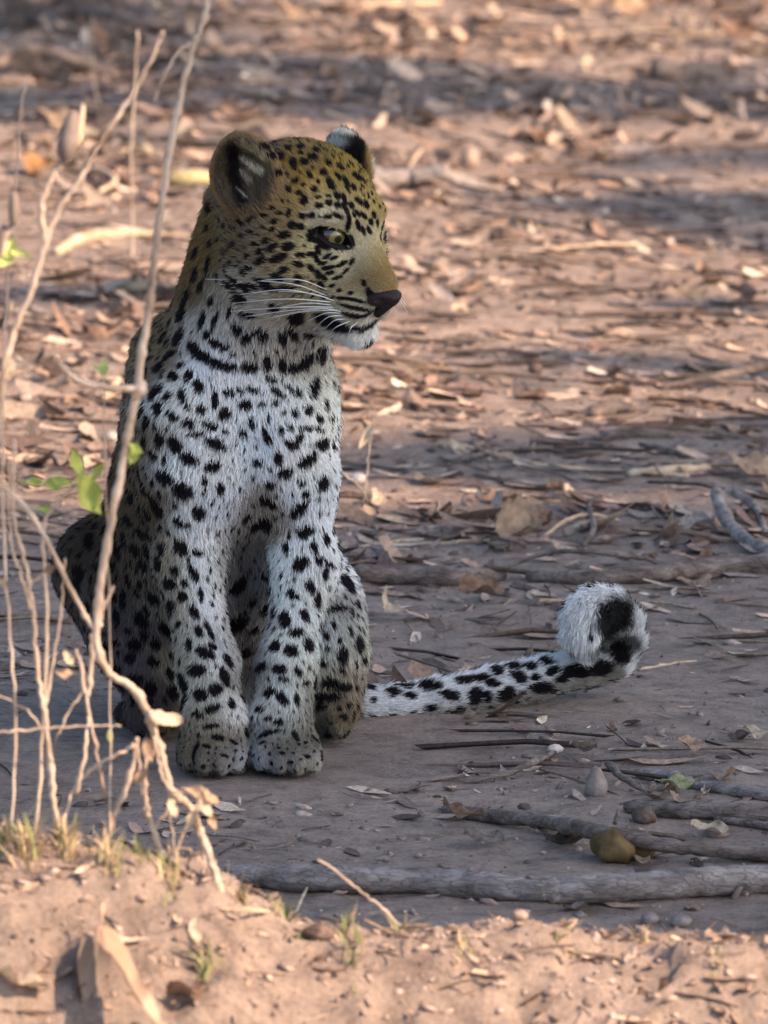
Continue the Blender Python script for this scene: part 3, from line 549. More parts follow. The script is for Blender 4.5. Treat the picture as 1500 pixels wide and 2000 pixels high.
# ---- fur
def make_fur(name, n, dens, seed):
    r = np.random.default_rng(seed)
    T = np.concatenate([BF[:, [0, 1, 2]], BF[:, [0, 2, 3]]]); A = np.linalg.norm(np.cross(BV[T[:, 1]] - BV[T[:, 0]], BV[T[:, 2]] - BV[T[:, 0]]), axis=1)
    w = A * dens[T].mean(1); ti_ = r.choice(len(T), n, p=w / w.sum()); u, v = r.random(n), r.random(n); m = u + v > 1; u[m], v[m] = 1 - u[m], 1 - v[m]
    W3 = np.stack([1 - u - v, u, v], 1); tr = T[ti_]
    def ip(a): return (a[tr] * (W3[:, :, None] if a.ndim == 2 else W3)).sum(1)
    p = ip(BV); nn = nrm(ip(BN)); f = nrm(ip(flow)); ln = ip(fln) * r.uniform(.6, 1.15, n); lf = ip(flf); col = ip(CO)
    # clumping: neighbours lean together
    cx = p / .006; ph = np.stack([np.sin(cx[:, 0] * 1.7 + cx[:, 2]) + np.sin(cx[:, 1] * 1.3 - cx[:, 2] * .7), np.sin(cx[:, 1] * 2.1 + cx[:, 0] * .8), np.cos(cx[:, 2] * 1.9 - cx[:, 0])], 1)
    ph2 = np.stack([np.sin(p[:, 0] * 61 + p[:, 2] * 83), np.sin(p[:, 2] * 71 + p[:, 1] * 50), np.sin(p[:, 0] * 45 - p[:, 2] * 57)], 1)
    j = r.normal(0, .20, (n, 3)) + ph * .08 + ph2 * .12
    d0 = nrm(f * (1 - lf)[:, None] + nn * (lf + .15)[:, None] + j * .7); d1 = nrm(f + nn * (lf * .25)[:, None] + j)
    pts = np.empty((n, 4, 3), np.float32)
    pts[:, 0] = p - nn * .0006; pts[:, 1] = p + d0 * (ln * .33)[:, None]
    dm = nrm(d0 + d1); pts[:, 2] = pts[:, 1] + dm * (ln * .33)[:, None]; pts[:, 3] = pts[:, 2] + d1 * (ln * .34)[:, None]
    mid = pts[:, 2].astype(float) - nn * .5 * ((pts[:, 2] - p) * nn).sum(1)[:, None]
    e = spotfield(mid) + r.normal(0, .12, n); k = sstep(1.12, .88, e)[:, None]
    tone = np.exp(r.normal(0, .20, n))[:, None]
    col = np.clip(col * tone, 0, .95) * (1 - k) + BLK * k
    c4 = np.ones((n, 4), np.float32); c4[:, :3] = col
    rd = np.tile(np.array([.00034, .00031, .00023, .00006], np.float32), (n, 1)) * (r.uniform(.75, 1.15, n) * np.clip(ln / .010, .6, 1.15))[:, None]
    h = bpy.data.hair_curves.new(name); h.add_curves([4] * n)
    h.attributes['position'].data.foreach_set('vector', pts.ravel())
    ra = h.attributes.get('radius') or h.attributes.new('radius', 'FLOAT', 'POINT'); ra.data.foreach_set('value', rd.astype(np.float32).ravel())
    ca = h.attributes.new('coat', 'FLOAT_COLOR', 'CURVE'); ca.data.foreach_set('color', c4.ravel())
    h.materials.append(M_fur); o = bpy.data.objects.new(name, h); S.collection.objects.link(o)
    o.parent = cub; o.matrix_parent_inverse = Matrix.Translation(-Vector(cub.location)); return o
inner = np.zeros(len(BV))
for c, g, R, sg in eyes:
    q = (BV - c) @ R; inner = np.maximum(inner, sstep(1.12, 1.0, np.sqrt((q[:, 0] / .0185) ** 2 + (q[:, 1] / .0095) ** 2 + (q[:, 2] / .022) ** 2)))
nosev = np.linalg.norm((BV - HL(89, 0, -36)) @ HR / (np.array([13, 15, 11]) * HS), axis=1)
bald = np.maximum(inner, sstep(1.0, .9, nosev))
dens = (1 - bald) * (1 + 1.6 * wname['face'] + .8 * wname.get('paw', 0) + .5 * wname.get('cheek', 0) + .5 * wname['ear'] + .6 * wname['tail']) * np.where((BN @ FW) > .3, .6, 1)
dens *= np.where(BV[:, 2] < -.004, 0, 1)
N_FUR = 560000
tag(make_fur('fur', N_FUR, dens, 3), kind='stuff')

# ---- eyes
def eyemat():
    m, t, b = newmat('eye_surface'); N = t.nodes; L = t.links
    a = N.new('ShaderNodeAttribute'); a.attribute_name = 'coat'; L.new(a.outputs['Color'], b.inputs['Base Color'])
    b.inputs['Roughness'].default_value = .06; b.inputs['Coat Weight'].default_value = 1.0; b.inputs['Coat Roughness'].default_value = .02; return m
M_eye = eyemat()
def sphere(nu=48, nv=32):
    v = []; f = []
    for i in range(nv + 1):
        t = math.pi * i / nv
        for j in range(nu): v.append((math.sin(t) * math.cos(2 * math.pi * j / nu), math.sin(t) * math.sin(2 * math.pi * j / nu), math.cos(t)))
    for i in range(nv):
        for j in range(nu): f.append((i * nu + j, (i + 1) * nu + j, (i + 1) * nu + (j + 1) % nu, i * nu + (j + 1) % nu))
    return np.array(v), np.array(f)
SPv, SPf = sphere(56, 40)
for c, g, R, sg in eyes:
    look = nrm(g * .75 + HLv(.9, 0, -.14)); er = .0132; ec = c - g * .0100
    Rl = frame(look, R[:, 0]); v = SPv @ Rl.T * er; dz = SPv[:, 2]; ang = np.degrees(np.arccos(np.clip(dz, -1, 1)))
    col = np.tile(np.array([.030, .022, .018]), (len(v), 1)); ir = sstep(41, 37, ang)[:, None]; streak = (1 + .25 * np.sin(np.arctan2(SPv[:, 1], SPv[:, 0]) * 28))[:, None]
    irc = np.array([.17, .155, .045]) * streak * (.6 + .4 * sstep(14, 26, ang))[:, None]; col = col * (1 - ir) + irc * ir
    pu = sstep(18, 15.5, ang)[:, None]; col = col * (1 - pu) + .004 * pu
    mesh('eye', v + ec, SPf, M_eye, True, col, cub)

def catmull(pts, n=8):
    p = np.array(pts, float); p = np.vstack([2 * p[0] - p[1], p, 2 * p[-1] - p[-2]]); o = []
    for i in range(1, len(p) - 2):
        for k in range(n):
            t = k / n; a, b, c, d = p[i - 1], p[i], p[i + 1], p[i + 2]
            o.append(.5 * (2 * b + (c - a) * t + (2 * a - 5 * b + 4 * c - d) * t * t + (3 * b - 3 * c + d - a) * t ** 3))
    o.append(p[-2]); return np.array(o)
def tube(pts, rr, seg=8, rough=0.0, rs=None, flat=1.0):
    pts = np.array(pts, float); n = len(pts); T = nrm(np.gradient(pts, axis=0)); u = np.cross(T[0], (0, 0, 1.0))
    if np.linalg.norm(u) < .1: u = np.cross(T[0], (1.0, 0, 0))
    u = nrm(u); V = []
    rs = rs or rng
    for i in range(n):
        u = nrm(u - (u @ T[i]) * T[i]); w = np.cross(T[i], u)
        for j in range(seg):
            a = 2 * math.pi * j / seg; r = rr[i] * (1 + rough * rs.normal())
            V.append(pts[i] + r * (math.cos(a) * u + flat * math.sin(a) * w))
    Fc = [(i * seg + j, i * seg + (j + 1) % seg, (i + 1) * seg + (j + 1) % seg, (i + 1) * seg + j) for i in range(n - 1) for j in range(seg)]
    Fc.append(tuple(range(seg))[::-1]); Fc.append(tuple((n - 1) * seg + j for j in range(seg))); return np.array(V), Fc
M_black = plain('dark_skin', (.010, .008, .009), .7, .2)
for c, g, R, sg in eyes:
    ring = []
    for k in range(41):
        a = 2 * math.pi * k / 40; q = c + R @ np.array([.0176 * math.cos(a), .0072 * math.sin(a) * (1 - .25 * abs(math.cos(a))), 0]) + g * .012
        h = bvh.find_nearest(Vector(q - g * .008)); ring.append(np.array(h[0]) + g * .0012)
    ring = np.array(ring); sm = (np.roll(ring[:-1], 1, 0) + ring[:-1] * 2 + np.roll(ring[:-1], -1, 0)) / 4; sm = np.vstack([sm, sm[:1]])
    v, f = tube(sm, np.full(41, .0010), 8); mesh('eyelid', v, f, M_black, parent=cub)
# ---- nose leather
nf = Field(HL(90, 0, -34) - .034, HL(90, 0, -34) + .034, .0011)
nf.apply(Ell(HL(87.5, 0, -31), np.array([12, 13, 5.5]) * HS, HR), .004)
nf.apply(Cap(HL(92, 0, -34), HL(80, 0, -49), 6 * HS, 3.4 * HS), .006)
for sg in (-1, 1):
    nf.apply(Ell(HL(84, sg * 9, -35), np.array([8, 6, 5.5]) * HS, HR), .004)
    nf.apply(Cap(HL(100, sg * 8, -34), HL(88, sg * 17, -34), 3.0 * HS, 2.2 * HS), .002, sub=True)
NV, NF_ = nf.nets(); M_nose = noisemat('nose_leather', [(.010, .006, .007), (.022, .012, .014), (.04, .022, .025)], 300, .6, .5, 600, spec=.25)
mesh('nose', NV, NF_, M_nose, parent=cub)
# ---- whiskers: thin tapering bristles from the lip pad
M_whisk = plain('whisker_hair', (.75, .76, .76), .4, .5)
wl = [((640, 578), (560, 553), (400, 545)), ((640, 566), (570, 545), (430, 556)), ((650, 590), (560, 584), (455, 592)), ((655, 588), (590, 571), (440, 568)), ((655, 600), (570, 600), (450, 608)), ((665, 606), (600, 608), (520, 622)), ((650, 596), (600, 592), (548, 600)),
      ((668, 612), (635, 612), (600, 628)), ((675, 616), (640, 620), (612, 645)), ((690, 625), (655, 640), (638, 662)), ((682, 622), (650, 628), (622, 660)), ((700, 628), (686, 640), (680, 655)), ((642, 582), (560, 566), (470, 575)), ((660, 604), (590, 604), (480, 618)),
      ((672, 610), (630, 603), (560, 612))]
for k, (a, b, c3) in enumerate(wl):
    h, n = hit(*a)
    if h is None: continue
    def over(p_, m_):
        hh, _ = hit(*p_); return P(p_[0], p_[1], (hh[1] if hh is not None else h[1]) - m_)
    q = catmull([h, over(b, .020), over(c3, .016)], 8)
    v, f = tube(q, np.linspace(.00055, .00018, len(q)), 5); mesh('whisker', v, f, M_whisk, parent=cub)
for k in range(4):                         # the far side of the face
    a = HL(60 + k % 3 * 4, 22, -30 - 3 * (k % 4)); d = nrm(HLv(.2, .9, -.45 - .12 * k)); q = catmull([a, a + d * .018 + [0, 0, .001], a + d * .030 + [0, 0, -.004]], 6)
    v, f = tube(q, np.linspace(.00045, .00015, len(q)), 5); mesh('whisker', v, f, M_whisk, parent=cub)
# ------------------------------------------------------------------ litter that nobody could count: soil crumbs, chaff, broken twigs
def scatter(name, tmpl_v, tmpl_f, pos, size, cols, mat, tilt=.3, squash=None, jit=.15, seed=1, lift=0.0):
    r = np.random.default_rng(seed); n = len(pos); tv = np.array(tmpl_v, float); k = len(tv)
    a = r.uniform(0, 2 * np.pi, n); tx = r.normal(0, tilt, n); ty = r.normal(0, tilt, n)
    ca, sa = np.cos(a), np.sin(a); Z = np.zeros(n); O = np.ones(n)
    Rz = np.stack([ca, -sa, Z, sa, ca, Z, Z, Z, O], 1).reshape(n, 3, 3)
    cx, sx = np.cos(tx), np.sin(tx); Rx = np.stack([O, Z, Z, Z, cx, -sx, Z, sx, cx], 1).reshape(n, 3, 3)
    cy, sy = np.cos(ty), np.sin(ty); Ry = np.stack([cy, Z, sy, Z, O, Z, -sy, Z, cy], 1).reshape(n, 3, 3)
    M = Rz @ Rx @ Ry
    base = tv[None] * (1 + r.normal(0, jit, (n, k, 1))) * size[:, None, None] * (1 if squash is None else squash[:, None, :])
    v = np.einsum('nij,nkj->nki', M, base) + pos[:, None, :]; v[:, :, 2] += lift * size[:, None]
    f = (np.array(tmpl_f)[None] + (np.arange(n) * k)[:, None, None]).reshape(-1, len(tmpl_f[0]))
    c = np.repeat(cols, k, 0); o = mesh(name, v.reshape(-1, 3), f, mat, False, c); return tag(o, kind='stuff')
def spread(n, x0, x1, y0, y1, seed, dens=None, keep=True):
    r = np.random.default_rng(seed); out = []
    while sum(map(len, out)) < n:
        x = r.uniform(x0, x1, n); y = r.uniform(y0, y1, n)
        w = 1 if dens is None else dens(x, y)
        m = r.random(n) < w
        if keep: m &= ((x + .14) / .24) ** 2 + ((y - .14) / .22) ** 2 > 1
        out.append(np.stack([x[m], y[m]], 1))
    q = np.concatenate(out)[:n]; return np.column_stack([q, height(q[:, 0], q[:, 1])])
def ldens(x, y):
    g = .30 + .9 * sstep(.45, .68, vnoise(x * 1.6 + 3, y * 1.3, 41)) + .5 * sstep(.5, .7, vnoise(x * 5, y * 4, 42))
    g = g * (.35 + .65 * sstep(.3, .9, y)) + .8 * sstep(3.9, 4.9, y) + .5 * np.exp(-((y - 1.2) / .25) ** 2) * (x > .05)
    g = g + .55 * np.exp(-((y - 1.05) / .5) ** 2) * (x > -.05)
    g = np.where(y < -.6, .25, g); return np.clip(g, 0, 1)
def pal(n, P_, seed, v=.25):
    r = np.random.default_rng(seed); c = np.array(P_)[r.integers(0, len(P_), n)]; return np.clip(c * np.exp(r.normal(0, v, (n, 1))), 0, .8)
def ico():
    t = (1 + 5 ** .5) / 2; v = [(-1, t, 0), (1, t, 0), (-1, -t, 0), (1, -t, 0), (0, -1, t), (0, 1, t), (0, -1, -t), (0, 1, -t), (t, 0, -1), (t, 0, 1), (-t, 0, -1), (-t, 0, 1)]
    f = [(0, 11, 5), (0, 5, 1), (0, 1, 7), (0, 7, 10), (0, 10, 11), (1, 5, 9), (5, 11, 4), (11, 10, 2), (10, 7, 6), (7, 1, 8), (3, 9, 4), (3, 4, 2), (3, 2, 6), (3, 6, 8), (3, 8, 9), (4, 9, 5), (2, 4, 11), (6, 2, 10), (8, 6, 7), (9, 8, 1)]
    return nrm(np.array(v, float)), f
IV, IF = ico()
SOILP = [(.22, .165, .14), (.30, .225, .19), (.16, .125, .11), (.37, .28, .23)]
r0 = np.random.default_rng(3)
def sq(n, a, b, seed):
    r = np.random.default_rng(seed); return np.stack([r.uniform(.8, 1.6, n), r.uniform(.6, 1.1, n), r.uniform(a, b, n)], 1)
def isz(pos, lo, hi, seed, p=2.2):
    r = np.random.default_rng(seed); return lo + (hi - lo) * r.random(len(pos)) ** p
M_crumb = attrmat('crumb', .95, .1)
p = spread(19000, -1.8, 1.8, -.6, 5.9, 21, lambda x, y: .3 + .7 * sstep(.4, .65, vnoise(x * 4, y * 3, 51))); scatter('soil_crumbs', IV, IF, p, isz(p, .0014, .0065, 1, 4), pal(len(p), SOILP, 1), M_crumb, .5, sq(len(p), .35, .7, 1), .25, 1, .12)
p = spread(7000, -.7, .7, -1.6, -.9, 22); scatter('soil_crumbs', IV, IF, p, isz(p, .0012, .0055, 2, 4), pal(len(p), SOILP[:2] + [(.38, .29, .24)], 2), M_crumb, .5, sq(len(p), .35, .6, 2), .25, 2, .1)
# chaff: bits of broken leaf, each a bent flake
fl_v = [(-1, -.35, .12), (-1.05, .3, .22), (-.3, -.6, -.02), (-.35, 0, -.14), (-.3, .55, .05), (.35, -.5, .06), (.3, .02, -.10), (.4, .5, .02), (1.1, -.15, .25), (1.0, .22, .1)]
fl_f = [(0, 2, 3), (0, 3, 1), (1, 3, 4), (2, 5, 6), (2, 6, 3), (3, 6, 7), (3, 7, 4), (5, 8, 6), (6, 8, 9), (6, 9, 7)]
LEAFP = [(.42, .29, .21), (.34, .225, .165), (.48, .36, .27), (.24, .17, .135), (.15, .115, .095), (.31, .245, .205), (.50, .39, .30)]
p = spread(31000, -1.8, 1.8, -.5, 6.2, 23, ldens); scatter('leaf_chaff', fl_v, fl_f, p, isz(p, .003, .017, 3, 2.6), pal(len(p), LEAFP + [(.16, .11, .09), (.10, .075, .065)], 3), M_litter, .13, sq(len(p), .3, .9, 3), .22, 3, .15)
p = spread(2300, -.7, .7, -1.7, -.6, 24); scatter('leaf_chaff', fl_v, fl_f, p, isz(p, .003, .010, 4), pal(len(p), LEAFP[:3], 4), M_litter, .4, sq(len(p), .6, 1.4, 4), .22, 4, .25)
p = spread(8000, -1.6, 1.7, .0, 6.0, 33, lambda x, y: np.clip(sstep(.58, .72, vnoise(x * 3.2, y * 2.6, 61)) * sstep(.35, .6, vnoise(x * 9, y * 8, 62)) + .9 * sstep(4.3, 5.2, y) * sstep(.4, .6, vnoise(x * 6, y * 5, 63)), 0, 1)); scatter('leaf_chaff', fl_v, fl_f, p, isz(p, .006, .022, 13, 2.0), pal(len(p), LEAFP + [(.16, .11, .09)] * 3, 13), M_litter, .42, sq(len(p), .5, 1.3, 13), .22, 13, .3)
# twig bits: bent three-sided slivers
tw_v = []; tw_f = []
for i, (x, y, z) in enumerate([(-1, 0, 0), (-.35, .06, .02), (.3, .02, .05), (1, -.08, .0)]):
    for j in range(3): a = 2.094 * j; tw_v.append((x, y + .045 * math.cos(a), z + .045 * math.sin(a)))
for i in range(3):
    for j in range(3): a, b = i * 3 + j, i * 3 + (j + 1) % 3; tw_f += [(a, b, b + 3), (a, b + 3, a + 3)]
TWP = [(.30, .22, .17), (.14, .10, .085), (.44, .33, .24), (.09, .068, .06), (.20, .15, .12), (.08, .06, .05)]
p = spread(9000, -1.8, 1.8, -.55, 6.2, 25, ldens); n = len(p); r_ = np.random.default_rng(8); s3 = np.stack([r_.uniform(.8, 1.5, n), r_.uniform(.5, 1.2, n), r_.uniform(.5, 1.2, n)], 1)
scatter('twig_bits', tw_v, tw_f, p, isz(p, .007, .065, 5, 4), pal(n, TWP + [(.34, .25, .19), (.26, .19, .15)], 5), M_litter, .09, s3, .06, 5, .06)
p = spread(1500, -.7, .7, -1.7, -.6, 26); n = len(p); s3 = np.ones((n, 3)); scatter('twig_bits', tw_v, tw_f, p, isz(p, .006, .03, 6, 2.6), pal(n, TWP[:3], 6), M_litter, .25, s3, .06, 6, .08)

# ------------------------------------------------------------------ single dry leaves
def leafmesh(seed, curl=.5, L=1.0, Wd=.42, nu=11, nv=6, fold=.35, ragged=.08, wav=.10):
    r = np.random.default_rng(seed); v = []; f = []
    c1, c2, tw = r.normal(0, .35), curl * r.uniform(.6, 1.3), r.normal(0, .5)
    for i in range(nu):
        s_ = i / (nu - 1); w = Wd * (math.sin(math.pi * min(1, s_ * .96 + .03) ** .85) ** .8) * (1 + ragged * r.normal())
        for j in range(-nv // 2, nv // 2 + 1):
            t = j / (nv / 2); x = (s_ - .5) * L; y = t * w; z = abs(y) * fold + wav * math.sin(s_ * 9 + t * 2 + seed) * abs(t)
            z += c2 * (s_ - .5) ** 2 * L + c1 * y * y / Wd; a = tw * (s_ - .5); y, z = y * math.cos(a) - z * math.sin(a), y * math.sin(a) + z * math.cos(a)
            v.append((x, y, z + ragged * .25 * r.normal()))
    m = nv // 2 * 2 + 1
    for i in range(nu - 1):
        for j in range(m - 1): f.append((i * m + j, (i + 1) * m + j, (i + 1) * m + j + 1, i * m + j + 1))
    k = len(v); v += [(-.5 * L - .16, .01, c2 * .25 + .06), (-.5 * L - .16, -.01, c2 * .25 + .06)]; f.append((k, k + 1, m // 2, m // 2 + 1))
    return np.array(v), f
def leafmat(name, c0, c1, dark=.5):
    m, t, b = newmat(name); N = t.nodes; L = t.links
    tc = N.new('ShaderNodeTexCoord'); nz = N.new('ShaderNodeTexNoise'); nz.inputs['Scale'].default_value = 5; nz.inputs['Detail'].default_value = 7
    L.new(tc.outputs['Object'], nz.inputs['Vector'])
    cr = N.new('ShaderNodeValToRGB'); e = cr.color_ramp.elements; e.new(.5)
    e[0].position = .32; e[0].color = (*[q * dark for q in c0], 1); e[1].position = .48; e[1].color = (*c0, 1); e[2].position = .7; e[2].color = (*c1, 1)
    L.new(nz.outputs['Fac'], cr.inputs[0]); L.new(cr.outputs[0], b.inputs['Base Color']); b.inputs['Roughness'].default_value = .7; b.inputs['Specular IOR Level'].default_value = .25
    wv = N.new('ShaderNodeTexWave'); wv.inputs['Scale'].default_value = 8; wv.inputs['Distortion'].default_value = 3; L.new(tc.outputs['Object'], wv.inputs[0])
    bp = N.new('ShaderNodeBump'); bp.inputs['Strength'].default_value = .4; bp.inputs['Distance'].default_value = .03; L.new(wv.outputs[1], bp.inputs['Height']); L.new(bp.outputs[0], b.inputs['Normal'])
    out = N['Material Output']; tr = N.new('ShaderNodeBsdfTranslucent'); mx = N.new('ShaderNodeMixShader'); mx.inputs[0].default_value = .18
    L.new(cr.outputs[0], tr.inputs[0]); L.new(b.outputs[0], mx.inputs[1]); L.new(tr.outputs[0], mx.inputs[2]); L.new(mx.outputs[0], out.inputs[0]); return m
LM = [leafmat('leaf_tan', (.36, .245, .165), (.50, .36, .25)), leafmat('leaf_brown', (.22, .135, .09), (.34, .22, .15)), leafmat('leaf_grey', (.22, .175, .145), (.34, .27, .225)), leafmat('leaf_pale', (.50, .39, .28), (.66, .54, .40)), leafmat('leaf_dark', (.09, .065, .055), (.17, .12, .095))]
LMesh = []
for i in range(15):
    v, f = leafmesh(i, [.3, .9, 1.6][i % 3], Wd=[.36, .26, .45, .18][i % 4], fold=[.3, .6, .15][(i // 3) % 3], nu=8, nv=4); o_ = mesh('dry_leaf', v, f, LM[i % 5]); LMesh.append(o_.data); bpy.data.objects.remove(o_)
LOOSE = []
zones = [((-1.0, 1.2, 3.7, 5.8), 110, 'dry leaf far back where the litter lies thickest', 'dry leaves thick on the ground far back', (.030, .070)),
         ((-.9, 1.0, 1.9, 3.7), 60, 'small curled dry leaf on the ground some way behind the cub', 'dry leaves on the dappled ground behind the cub', (.022, .048)),
         ((.02, .9, .75, 1.9), 60, 'dry leaf among twigs on the shaded ground beyond the tail', 'dry leaves among twigs beyond the tail', (.020, .045)),
         ((.12, .7, -.5, .2), 30, 'small dry leaf near the fallen sticks in the shade', 'small dry leaves near the fallen sticks', (.014, .034))]
for zi, ((x0, x1, y0, y1), n, lab, grp, (s0, s1)) in enumerate(zones):
    q = spread(n, x0, x1, y0, y1, 70 + zi, ldens); r_ = np.random.default_rng(90 + zi)
    for p_ in q:
        k_ = int(r_.integers(0, 15)); o = bpy.data.objects.new('dry_leaf', LMesh[k_]); s_ = r_.uniform(s0, s1); o.scale = (s_,) * 3
        o.scale[2] = s_ * .7; o.rotation_euler = (r_.normal(0, .13), r_.normal(0, .12), r_.uniform(0, 6.28)); o.location = p_ + [0, 0, s_ * .05]
        S.collection.objects.link(o); LOOSE.append((o, k_, (s_ - s0) / (s1 - s0), p_, grp))
# each loose leaf is told by its size, colour, curl and the nearest landmark
LAND = [((917, 308), 'the pinkish pod'), ((985, 460), 'the dark round clod'), ((1010, 1068), 'the crumpled brown leaf'), ((1340, 150), 'the arched bark scrap'), ((1205, 1650), 'the yellow brown fruit'), ((1165, 1528), 'the grey cone pod'),
        ((1200, 795), 'the charred wood lump'), ((150, 475), 'the curved cream stick'), ((375, 350), 'the yellowish husk'), ((255, 562), 'the olive brown stone'), ((1150, 915), 'the long pale straw'), ((1430, 1040), 'the stout bent stick'),
        ((1240, 292), 'the long dark branch'), ((960, 45), 'the tan upright leaf'), ((60, 60), 'the dark corner leaf'), ((1470, 930), 'the large sunlit edge leaf'), ((218, 853), 'the greyish white pebble'), ((1130, 25), 'the wide sunlit top leaf'), ((1170, 660), 'the pale twisted leaf'), ((560, 45), 'the orange tan leaf'), ((1350, 735), 'the dark slanting stick')]
LP_ = [(np.array(G(*a)), b) for a, b in LAND]; keyed = {}
for o, k_, u_, p_, grp in LOOSE:
    dd = [np.hypot(*(p_ - g_)[:2]) for g_, _ in LP_]; i_ = int(np.argmin(dd)); v_ = (p_ - LP_[i_][0])[:2]
    rel = ('right of' if v_[0] > 0 else 'left of') if abs(v_[0]) > abs(v_[1]) else ('beyond' if v_[1] > 0 else 'in front of')
    lab = f"{['small', 'middling', 'large'][min(2, int(u_ * 3))]} {['flat', 'bowed', 'curled'][k_ % 3]} {['tan', 'brown', 'grey', 'pale', 'dark'][k_ % 5]} leaf {rel} {LP_[i_][1]}"
    keyed.setdefault(lab, []).append((dd[i_], o, grp))
ORD = ['nearest', 'second nearest', 'third nearest', 'fourth nearest', 'fifth nearest', 'sixth nearest', 'seventh nearest']
for lab, L_ in keyed.items():
    for j_, (_, o, grp) in enumerate(sorted(L_, key=lambda q_: q_[0])): tag(o, lab if len(L_) == 1 else ORD[min(j_, 6)] + ' ' + lab, 'dry leaf', grp)
def leaf_at(px, py, L_px, rot, tilt, m, label, name='dry_leaf', Wd=.36, curl=.6, fold=.35, seed=0, lift=.25, cat='dry leaf', nu=13):
    g = G(px, py); s_ = L_px * KP * np.linalg.norm(g - CAM); v, f = leafmesh(200 + seed, curl, 1, Wd, nu, 8, fold, .05)
    o = mesh(name, v, f, m); o.scale = (s_,) * 3; o.rotation_euler = (tilt[0], tilt[1], rot); o.location = g + np.array([0, 0, s_ * lift]); return tag(o, label, cat)
leaf_at(1010, 1068, 110, .3, (.5, .1), LM[0], 'curled brown leaf with pale crumpled middle in shade beyond the tail', Wd=.42, curl=1.2, seed=1)
leaf_at(755, 1212, 62, 1.2, (.7, .1), LM[3], 'pale torn leaf standing beside the rump of the cub', Wd=.5, curl=.4, seed=2, lift=.4)
leaf_at(1330, 1552, 80, .15, (.35, .0), leafmat('leaf_olive', (.30, .29, .15), (.42, .40, .24)), 'olive yellow leaf lying across the sticks at the frame edge', Wd=.22, curl=.3, seed=3, lift=.3)
leaf_at(905, 1615, 90, -.25, (.3, .1), LM[1], 'crinkled brown leaf strip below the middle stick', Wd=.16, curl=.9, seed=4)
leaf_at(945, 1655, 80, -.1, (.2, .1), LM[2], 'flat rust grey leaf between the long stick and the log', Wd=.34, curl=.3, seed=5)
leaf_at(1385, 1640, 75, .2, (.3, .1), LM[3], 'pale yellowish leaf tucked behind the right end of the log', Wd=.25, curl=.6, seed=6)
leaf_at(1110, 972, 34, 1.0, (.5, .2), LM[3], 'tiny pale leaf alone on dark ground above the tail curl', Wd=.45, curl=.5, seed=7, lift=.4)
leaf_at(1135, 1478, 62, 2.4, (.6, .2), LM[2], 'grey curled leaf above the grey pod', Wd=.35, curl=1.0, seed=8)
leaf_at(1350, 1475, 80, .4, (.4, .1), LM[0], 'buff curled leaf above the upper right stick', Wd=.22, curl=1.3, seed=9)
leaf_at(1480, 1445, 60, .1, (.3, .1), LM[3], 'cream leaf cut by the right frame edge above the sticks', Wd=.3, curl=.6, seed=10)
leaf_at(960, 45, 62, 1.4, (.9, .1), LM[3], 'tan leaf standing upright near the far top of the ground', Wd=.4, curl=.3, seed=11, lift=.4)
leaf_at(1340, 70, 80, 1.1, (.8, .2), LM[2], 'grey pointed leaf leaning over the dark bark scrap', Wd=.3, curl=.5, seed=12, lift=.4)
leaf_at(1130, 25, 100, .3, (.4, .1), LM[0], 'wide sunlit leaf at the top edge of the ground', Wd=.4, curl=.5, seed=13)
leaf_at(300, 45, 80, 1.5, (.8, .1), LM[3], 'bright buff leaf hanging among the top left litter', Wd=.3, curl=.5, seed=14, lift=.4)
leaf_at(430, 25, 55, 1.4, (.9, .1), LM[0], 'small sunlit leaf upright near the tall stem top', Wd=.4, curl=.4, seed=15, lift=.4)
leaf_at(560, 45, 70, .6, (.5, .2), LM[0], 'curled orange tan leaf at the top, right of the stem', Wd=.35, curl=1.2, seed=16)
leaf_at(60, 60, 150, .1, (.3, .1), LM[4], 'big dark shadowed leaf in the top left corner', Wd=.3, curl=.9, seed=17)
leaf_at(80, 190, 150, -.5, (.4, .2), LM[1], 'long russet leaf sloping through the top left litter', Wd=.2, curl=.8, seed=18)
leaf_at(1470, 930, 90, .5, (.4, .1), LM[0], 'large sunlit leaf at the right frame edge by the yellow straw', Wd=.45, curl=.6, seed=19)
leaf_at(1340, 600, 90, .6, (.5, .1), LM[0], 'sunlit tan leaf with pale edge right of the muzzle', Wd=.25, curl=.9, seed=20)
leaf_at(1170, 660, 60, .1, (.2, .1), LM[2], 'pale grey twisted leaf in the dim patch right of the jaw', Wd=.3, curl=.9, seed=21)
leaf_at(1460, 595, 80, -.1, (.2, .1), LM[4], 'dark brown leaf at the right edge level with the nose', Wd=.3, curl=.6, seed=22)
leaf_at(120, 745, 100, .1, (.3, .0), LM[4], 'dark curled leaf with pale rim left of the tall stem', Wd=.2, curl=.8, seed=23)
leaf_at(75, 340, 60, 0, (.5, .1), leafmat('leaf_orange', (.36, .19, .08), (.48, .28, .13)), 'orange brown leaf lump by the left edge below the big bud', Wd=.5, curl=1.3, seed=24)
leaf_at(940, 1180, 90, .05, (.25, .1), LM[1], 'reddish brown flat leaf left of the tail curl', Wd=.3, curl=.5, seed=25)
leaf_at(735, 990, 45, .8, (.6, .1), LM[3], 'small pale leaf at the foot of the bent twig by the chest', Wd=.5, curl=.8, seed=26)
leaf_at(900, 620, 40, .2, (.4, .1), LM[3], 'small pale leaf just right of the chin', Wd=.4, curl=.8, seed=27)
